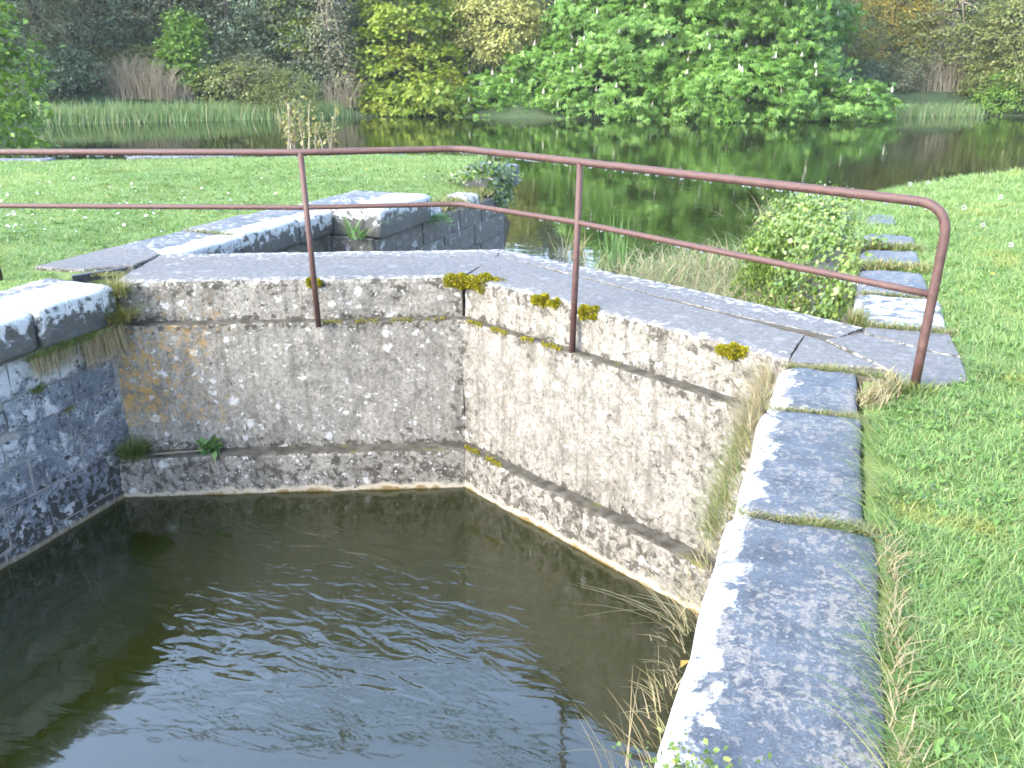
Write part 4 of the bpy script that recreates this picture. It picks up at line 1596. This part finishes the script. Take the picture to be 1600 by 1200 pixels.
# daisies, dandelions, seed heads
def fan_flower(nl, r, cup=.2):
    a = np.arange(nl) * 2 * math.pi / nl
    T = np.column_stack([np.cos(a), np.sin(a), np.full(nl, cup)])
    return leaves(np.zeros((nl, 3)), T, np.tile((0, 0, 1.), (nl, 1)), r, .5, .03, .6)


dv, df_ = fan_flower(9, .016)
daisy = mesh_np('daisy', dv, df_)
daisy.materials.append(PETALW)
cnt = 0
for cx, cy, sx, sy, n in ((-8.2, 7.1, .9, .55, 70), (-8.9, 8.4, 1.2, .8, 38), (-9.6, 10.4, 1.6, 1.3, 30), (-7.6, 9.6, 1.0, 1.0, 12)):
    for _ in range(n):
        x, y = tr.normal(cx, sx), tr.normal(cy, sy)
        if not lawn_mask(np.array([x]), np.array([y]))[0]:
            continue
        o = bpy.data.objects.new('daisy', daisy)
        COL.objects.link(o)
        o.location = (x, y, zb((x, y)) + tr.uniform(.045, .065))
        o.rotation_euler = (tr.uniform(-.7, .3), tr.uniform(-.5, .5), tr.uniform(0, 6))
        s = tr.uniform(.8, 1.5)
        o.scale = (s, s, s)
        tag(o, 'small white daisy in the left lawn', 'daisy', 'daisies in the left lawn')
yv, yf = fan_flower(12, .019, .35)
dand = mesh_np('dandelion', yv, yf)
dand.materials.append(PETALY)
for xs, ys, n, lab, grp in (((-10.5, -6.8), (7, 14), 26, 'tiny yellow dandelion in the left lawn', 'yellow flowers of the left lawn'),
                            ((.45, 2.4), (2.2, 10), 12, 'tiny yellow flower in the right lawn', 'yellow flowers of the right lawn')):
    for _ in range(n):
        x, y = tr.uniform(*xs), tr.uniform(*ys)
        if not lawn_mask(np.array([x]), np.array([y]))[0]:
            continue
        o = bpy.data.objects.new('dandelion', dand)
        COL.objects.link(o)
        o.location = (x, y, zb((x, y)) + .055)
        o.rotation_euler = (tr.uniform(-.5, .2), tr.uniform(-.3, .3), 0)
        tag(o, lab, 'dandelion', grp)
# dandelion clocks
m = 46
d = unit(tr.normal(0, 1, (m, 3)))
hv, hf = leaves(d * .006, d, unit(np.cross(d, tr.normal(0, 1, (m, 3)))), .026, .45, .0, .85)
hv2, hf2 = leaves(d * .006, d, unit(np.cross(np.cross(d, tr.normal(0, 1, (m, 3))), d)), .026, .45, .0, .85)
hv, hf = merge([(hv, hf), (hv2, hf2)])
head_me = mesh_np('seed_head', hv, hf)
head_me.materials.append(FLUFF)
sv, sf = tube([(0, 0, 0), (.004, 0, .06), (0, .003, .125)], .003, 5, False)
stem_me = mesh_py('stem', sv, sf, True)
stem_me.materials.append(TUFT)
CL = [(.72, 16.2, 'on the pond rim, left of a cluster'), (.83, 15.6, 'in the cluster on the pond rim'), (1.05, 15.65, 'rightmost of the rim cluster'), (-.08, 13.75, 'above the ivy mound by the rail'),
      (1.10, 13.3, 'right of the rail top bend, upper of a pair'), (.87, 13.1, 'left of the rail bend pair'), (.94, 10.9, 'just above the end bend of the rail'),
      (1.32, 11.0, 'right of the rail end bend'), (1.77, 11.85, 'near the right picture edge, upper'), (1.40, 9.95, 'right of the end post, middle'), (1.46, 8.75, 'nearest white head right of the end post')]
for x, y, lab in CL:
    o = empty('dandelion_clock', (x, y, zb((x, y))))
    s = 1.0 if y > 10 else .85
    o.scale = (s, s, s)
    o.rotation_euler = (tr.uniform(-.15, .15), tr.uniform(-.15, .15), 0)
    tag(o, 'white dandelion clock ' + lab, 'dandelion clock', 'dandelion clocks of the right lawn')
    link('stem', stem_me, None, o)
    h_ = link('seed_head', head_me, None, o)
    h_.location = (0, .003, .13)

# ------------------------------------------------------------------ grass tufts and weeds on the masonry
def tl(label, loc, mat, *geos, name='grass_tuft', cat='grass tuft'):
    return tuft(name, label, loc, merge(geos), mat, cat)


tl('grassy joint between the shortest right coping stone and the next nearer one', (-.05, 4.25, 0), MIXED,
   tuft_geo((-.24, 4.25, -.02), 260, .034, .012, (.3, 1.3), .004, tr, 2, line=(.10, 4.25, -.015)), tuft_geo((.05, 4.25, -.02), 260, .045, .016, (.3, 1.3), .004, tr, 2, line=(.26, 4.24, -.01)))
tl('grassy joint between the two largest right coping stones', (-.05, 3.085, 0), MIXED,
   tuft_geo((-.26, 3.085, -.02), 260, .024, .012, (.4, 1.4), .0035, tr, 2, line=(.02, 3.085, -.015)), tuft_geo((.0, 3.085, -.02), 620, .040, .022, (.3, 1.3), .004, tr, 2, line=(.30, 3.09, -.01)))
tl('yellowed grass line between the dam end and the first right coping stone', (-.05, 4.965, 0), MIXED,
   tuft_geo((-.20, 4.955, -.02), 300, .04, .014, (.3, 1.3), .004, tr, 2, line=(.10, 4.95, -.01)), tuft_geo((.05, 4.95, -.02), 520, .05, .022, (.3, 1.3), .005, tr, 2, line=(.42, 4.92, -.01)))
tl('dry grass patch between the first right coping stone and the end post', (.3, 4.65, 0), DRY,
   tuft_geo((.25, 4.45, -.02), 500, .085, .035, (.2, 1.1), .005, tr, 3, line=(.38, 4.83, -.01)))
tl('green grass round the foot of the end post', (.45, 4.75, 0), TUFT,
   tuft_geo((.36, 4.70, -.02), 420, .075, .04, (.2, 1.1), .006, tr, 3, line=(.56, 4.76, -.01)))
for i, (a, b_, n, lab) in enumerate([((-.26, 4.95, -.10), (-.30, 4.1, -.12), 900, 'dry blond grass fringe on the right wall below the shortest coping stone'),
                                     ((-.30, 4.1, -.12), (-.32, 3.1, -.16), 620, 'dry blond grass fringe on the right wall below the middle coping stone'),
                                     ((-.32, 3.1, -.16), (-.33, 2.0, -.20), 130, 'dry blond grass fringe on the right wall below the nearest coping stone')]):
    q_ = tl(lab, ((a[0] + b_[0]) / 2, (a[1] + b_[1]) / 2, -.15), DRY if i != 1 else MIXED,
       tuft_geo(a, n, (.12, .09, .065)[i], .022, (.3, 1.2), .0034, tr, 3, (2.0, 4.3), line=b_),
       tuft_geo(a, n // 4, (.13, .10, .08)[i], .03, (.0, .6), .003, tr, 3, line=b_),
       tuft_geo(np.array(a) - (0, 0, .12), n // 2, (.12, .09, .06)[i], .03, (.3, 1.1), .0034, tr, 3, (2.0, 4.3), line=np.array(b_) - (0, 0, .12)))
    if i == 2:
        q_['kind'] = 'stuff'
tl('tall pale stalks on the right wall at the bottom of the picture', (-.42, 2.1, -.45), DRY,
   tuft_geo((-.36, 2.05, -.40), 24, .26, .04, (.2, .9), .0035, tr, 4, (1.6, 4.6)))
tl('pale stalks reaching out over the water below the nearest coping stone', (-.33, 2.55, -.2), DRY,
   tuft_geo((-.32, 2.55, -.20), 26, .20, .04, (.5, 1.3), .003, tr, 4, (2.4, 4.0)))
n = 420
P = np.array([-.10, 1.66, .01]) + tr.normal(0, 1, (n, 3)) * np.array([.10, .05, .022])
lw_ = empty('leafy_weed', (-.1, 1.66, 0))
tag(lw_, 'pale green leafy weed on the coping at the bottom of the picture', 'weed')
V, F = leaves(P, tr.normal(0, 1, (n, 3)) + np.array([0, 0, .5]), unit(tr.normal(0, .5, (n, 3)) + np.array([0, 0, 1])), tr.uniform(.010, .024, n), .7)
lv_ = link('leaves', mesh_np('leaves', V - np.array((-.1, 1.66, 0)), F), TUFT, lw_)
lv_['kind'] = 'stuff'
tl('long green blades leaning over the nearest coping stone from the lawn', (.3, 2.5, 0), TUFT,
   tuft_geo((.31, 1.5, 0), 150, .15, .03, (.4, 1.4), .005, tr, 4, (2.2, 4.2), line=(.30, 3.2, 0)),
   tuft_geo((.31, 3.2, 0), 160, .12, .03, (.4, 1.3), .005, tr, 4, (2.2, 4.2), line=(.28, 4.2, 0)))
tl('straw-coloured grass edge between lawn and nearest coping stone', (.3, 2.2, 0), DRY,
   tuft_geo((.315, 1.4, 0), 420, .075, .02, (.2, 1.2), .004, tr, 3, line=(.31, 3.0, 0)))
# left quoin
tl('green and russet grass tuft in the corner where the left coping meets the dam', (-5.24, 5.12, -.05), MIXED,
   tuft_geo((-5.26, 5.13, -.10), 420, .17, .035, (.1, .9), .006, tr, 3), tuft_geo((-5.22, 5.08, -.28), 420, .16, .05, (.2, 1.1), .006, tr, 3, (-1.8, .9)))
tl('green grass line growing under the left coping stones', (-5.2, 4.6, -.33), TUFT,
   tuft_geo((-5.21, 5.0, -.335), 520, .085, .018, (.3, 1.2), .005, tr, 3, (-1.3, 1.3), line=(-5.22, 4.15, -.34)))
tl('pinkish dead grass hanging down the left wall under the coping', (-5.2, 4.7, -.40), DRY,
   tuft_geo((-5.20, 5.04, -.30), 900, .24, .025, (.02, .22), .005, tr, 3, (-1.2, 1.2), line=(-5.25, 4.72, -.33), down=True),
   tuft_geo((-5.25, 4.62, -.34), 330, .17, .02, (.02, .2), .005, tr, 3, (-1.2, 1.2), line=(-5.25, 4.25, -.35), down=True))
tl('small green tuft in a joint low on the left wall', (-5.28, 4.27, -.60), TUFT, tuft_geo((-5.29, 4.27, -.61), 90, .09, .025, (.3, 1.2), .006, tr, 3, (-1.4, 1.4)))
tl('tiny tuft in the second joint of the left wall', (-5.28, 4.5, -.84), MIXED, tuft_geo((-5.29, 4.52, -.845), 60, .06, .03, (.3, 1.2), .005, tr, 3, (-1.4, 1.4)))
tl('leafy green tuft at the left end of the dam ledge', (-5.2, 4.98, -1.40), TUFT,
   tuft_geo((-5.22, 4.99, -1.42), 240, .20, .04, (.1, .9), .009, tr, 3), tuft_geo((-5.18, 4.96, -1.40), 120, .14, .06, (.3, 1.2), .012, tr, 3, (-2.2, .6)))
tl('grass in the gap beside the black iron strap', (-5.63, 5.38, 0), MIXED, tuft_geo((-5.75, 5.30, -.01), 260, .05, .02, (.2, 1.1), .005, tr, 3, line=(-5.42, 5.40, -.01)))
tl('small grass patch on the inner side of the left coping joint', (-5.8, 4.36, 0), TUFT, tuft_geo((-5.92, 4.36, -.01), 260, .06, .03, (.2, 1.1), .005, tr, 3, line=(-5.62, 4.36, -.01)))
tl('yellowed grass between dam apron and the white slab behind it', (.48, 5.95, 0), MIXED,
   tuft_geo((.22, 5.955, -.01), 700, .06, .02, (.2, 1.1), .005, tr, 3, line=(.78, 5.955, -.01)), tuft_geo((.20, 6.02, -.02), 260, .13, .035, (.1, .8), .006, tr, 3))
tl('dry grass in the first gap between the blue slabs behind the dam', (.45, 6.9, 0), MIXED, tuft_geo((.22, 6.895, -.01), 320, .04, .02, (.2, 1.1), .006, tr, 3, line=(.70, 6.895, -.01)))
tl('turf strip between the second and third blue slabs', (.45, 7.95, 0), MIXED, tuft_geo((.24, 7.95, -.01), 900, .07, .06, (.2, 1.1), .008, tr, 3, line=(.74, 7.95, -.01)))
tl('turf strip between the third and farthest blue slabs', (.45, 8.87, 0), MIXED, tuft_geo((.26, 8.87, -.01), 800, .07, .05, (.2, 1.1), .008, tr, 3, line=(.74, 8.87, -.01)))
tl('mossy russet turf on the broken top of the left wall', (-5.35, 11.2, -.3), MIXED, tuft_geo((-5.30, 10.7, -.27), 3200, .085, .11, (.2, 1.1), .010, tr, 2, line=(-5.30, 12.8, -.25)))
tl('grass at the joint of the far left coping stones', (-5.8, 7.23, 0), MIXED, tuft_geo((-6.35, 7.23, -.01), 300, .05, .02, (.2, 1.1), .006, tr, 2, line=(-5.75, 7.23, -.01)))
# rosette with roots on the dam ledge
n = 60
P = np.array([-4.68, 5.30, -1.40]) + tr.normal(0, 1, (n, 3)) * np.array([.035, .02, .02])
wd = empty('rooted_weed', (-4.68, 5.30, -1.42))
tag(wd, 'green leafy weed with trailing dry roots on the dam ledge', 'weed')
o3 = np.array(wd.location)
V, F = leaves(P, tr.normal(0, 1, (n, 3)) + np.array([.2, -.4, .5]), unit(tr.normal(0, .5, (n, 3)) + np.array([0, -.3, 1])), tr.uniform(.07, .12, n), .45)
link('leaves', mesh_np('leaves', V - o3, F), FERN, wd)
parts = []
for tgt in ((-5.12, 5.02, -1.41), (-5.05, 5.06, -1.40), (-4.62, 5.19, -1.66), (-4.56, 5.22, -1.62), (-4.80, 5.12, -1.62)):
    a, t_ = np.array((-4.69, 5.27, -1.405)), np.array(tgt)
    mm = a * .5 + t_ * .5 + np.array([.02, -.06, .03])
    q = np.array([a * (1 - u) ** 2 + mm * 2 * u * (1 - u) + t_ * u * u for u in np.linspace(0, 1, 8)])
    v, f = tube(q, np.linspace(.008, .004, 8), 5, False)
    parts.append((v, np.array(f)))
V, F = merge(parts)
link('roots', mesh_np('roots', V - o3, F, True), PALEBARK, wd)

# moss cushions on the dam
MS = [(-2.60, 6.30, .10, 'large golden moss cushion on the dam top right of its bend'), (-2.84, 6.30, .075, 'dark golden moss on the dam lip exactly at its bend'),
      (-1.98, 5.955, .055, 'small moss cushion on the dam lip left of the second post'), (-1.86, 5.90, .04, 'tiny moss cushion beside another on the lip left of the second post'),
      (-1.57, 5.745, .06, 'moss cushion on the dam lip just right of the second post'), (-.50, 5.20, .055, 'bright moss cushion on the dam lip near its right end'),
      (-3.92, 5.845, .045, 'thin moss strip on the dam lip beside the first post')]
for x, y, s, lab in MS:
    s *= 1.15
    n = int(2100 * s / .07)
    d = unit(tr.normal(0, 1, (n, 3)))
    P = np.array([x, y, -.035]) + d * np.array([s * 1.35, s * .7, s * .62]) * tr.uniform(.6, 1.05, (n, 1)) * (1 + .2 * np.sin(d[:, :1] * 7 + x * 9))
    tuft('moss_cushion', lab, (x, y, -.03), leaves(P, d + tr.normal(0, .4, (n, 3)), unit(d + tr.normal(0, .5, (n, 3))), tr.uniform(.011, .021, n), .8), MOSS, 'moss')
for a, b_, lab in (((-2.78, 6.235, -.335), (-2.2, 5.95, -.335), 'dark moss line on the upper dam ledge right of the bend'), ((-2.15, 5.93, -.335), (-1.72, 5.72, -.335), 'moss line on the upper ledge leading to the second post'),
                   ((-3.9, 5.71, -.335), (-2.9, 6.20, -.335), 'thin moss line on the upper ledge between first post and bend'), ((-2.75, 6.14, -1.42), (-2.3, 5.88, -1.42), 'moss on the lower ledge at the bend')):
    n = 700
    t = tr.random(n)[:, None]
    P = np.array(a) * (1 - t) + np.array(b_) * t + tr.normal(0, .010, (n, 3))
    P = P[np.sin(P[:, 0] * 23) + .6 * np.sin(P[:, 0] * 51) > -.3]
    n = len(P)
    tag(tuft('moss_strip', lab, a, leaves(P, tr.normal(0, 1, (n, 3)) + np.array([0, 0, .6]), unit(tr.normal(0, 1, (n, 3))), tr.uniform(.008, .016, n), .8), MOSS, 'moss'), kind='stuff')
# a fallen leaf
v, f = leaves(np.array([[-.262, 2.05, .012]]), np.array([[.25, .9, -.1]]), np.array([[-.3, 0, 1.]]), .055, .5, .1)
thing('fallen_leaf', v, f, FALLEN, 'single yellow fallen leaf on the nose of the nearest coping stone', 'leaf', loc=(-.262, 2.05, .012))


# ------------------------------------------------------------------ haze box, added to lower the contrast
hz = Mat('contrast_haze')
pv = hz.n('VolumePrincipled')
pv.inputs['Color'].default_value = (.86, .96, 1.0, 1)
pv.inputs['Density'].default_value = .0002
pv.inputs['Anisotropy'].default_value = .0
hz.l(pv.outputs[0], hz.out.inputs['Volume'])
V, F = box_vf(-240.5, 238.5, -129.5, 250.5, -4.3, 48)
tag(link('haze', mesh_py('haze', V, F), hz.m), 'thin haze box added over lock and pond to soften contrast', kind='stuff')
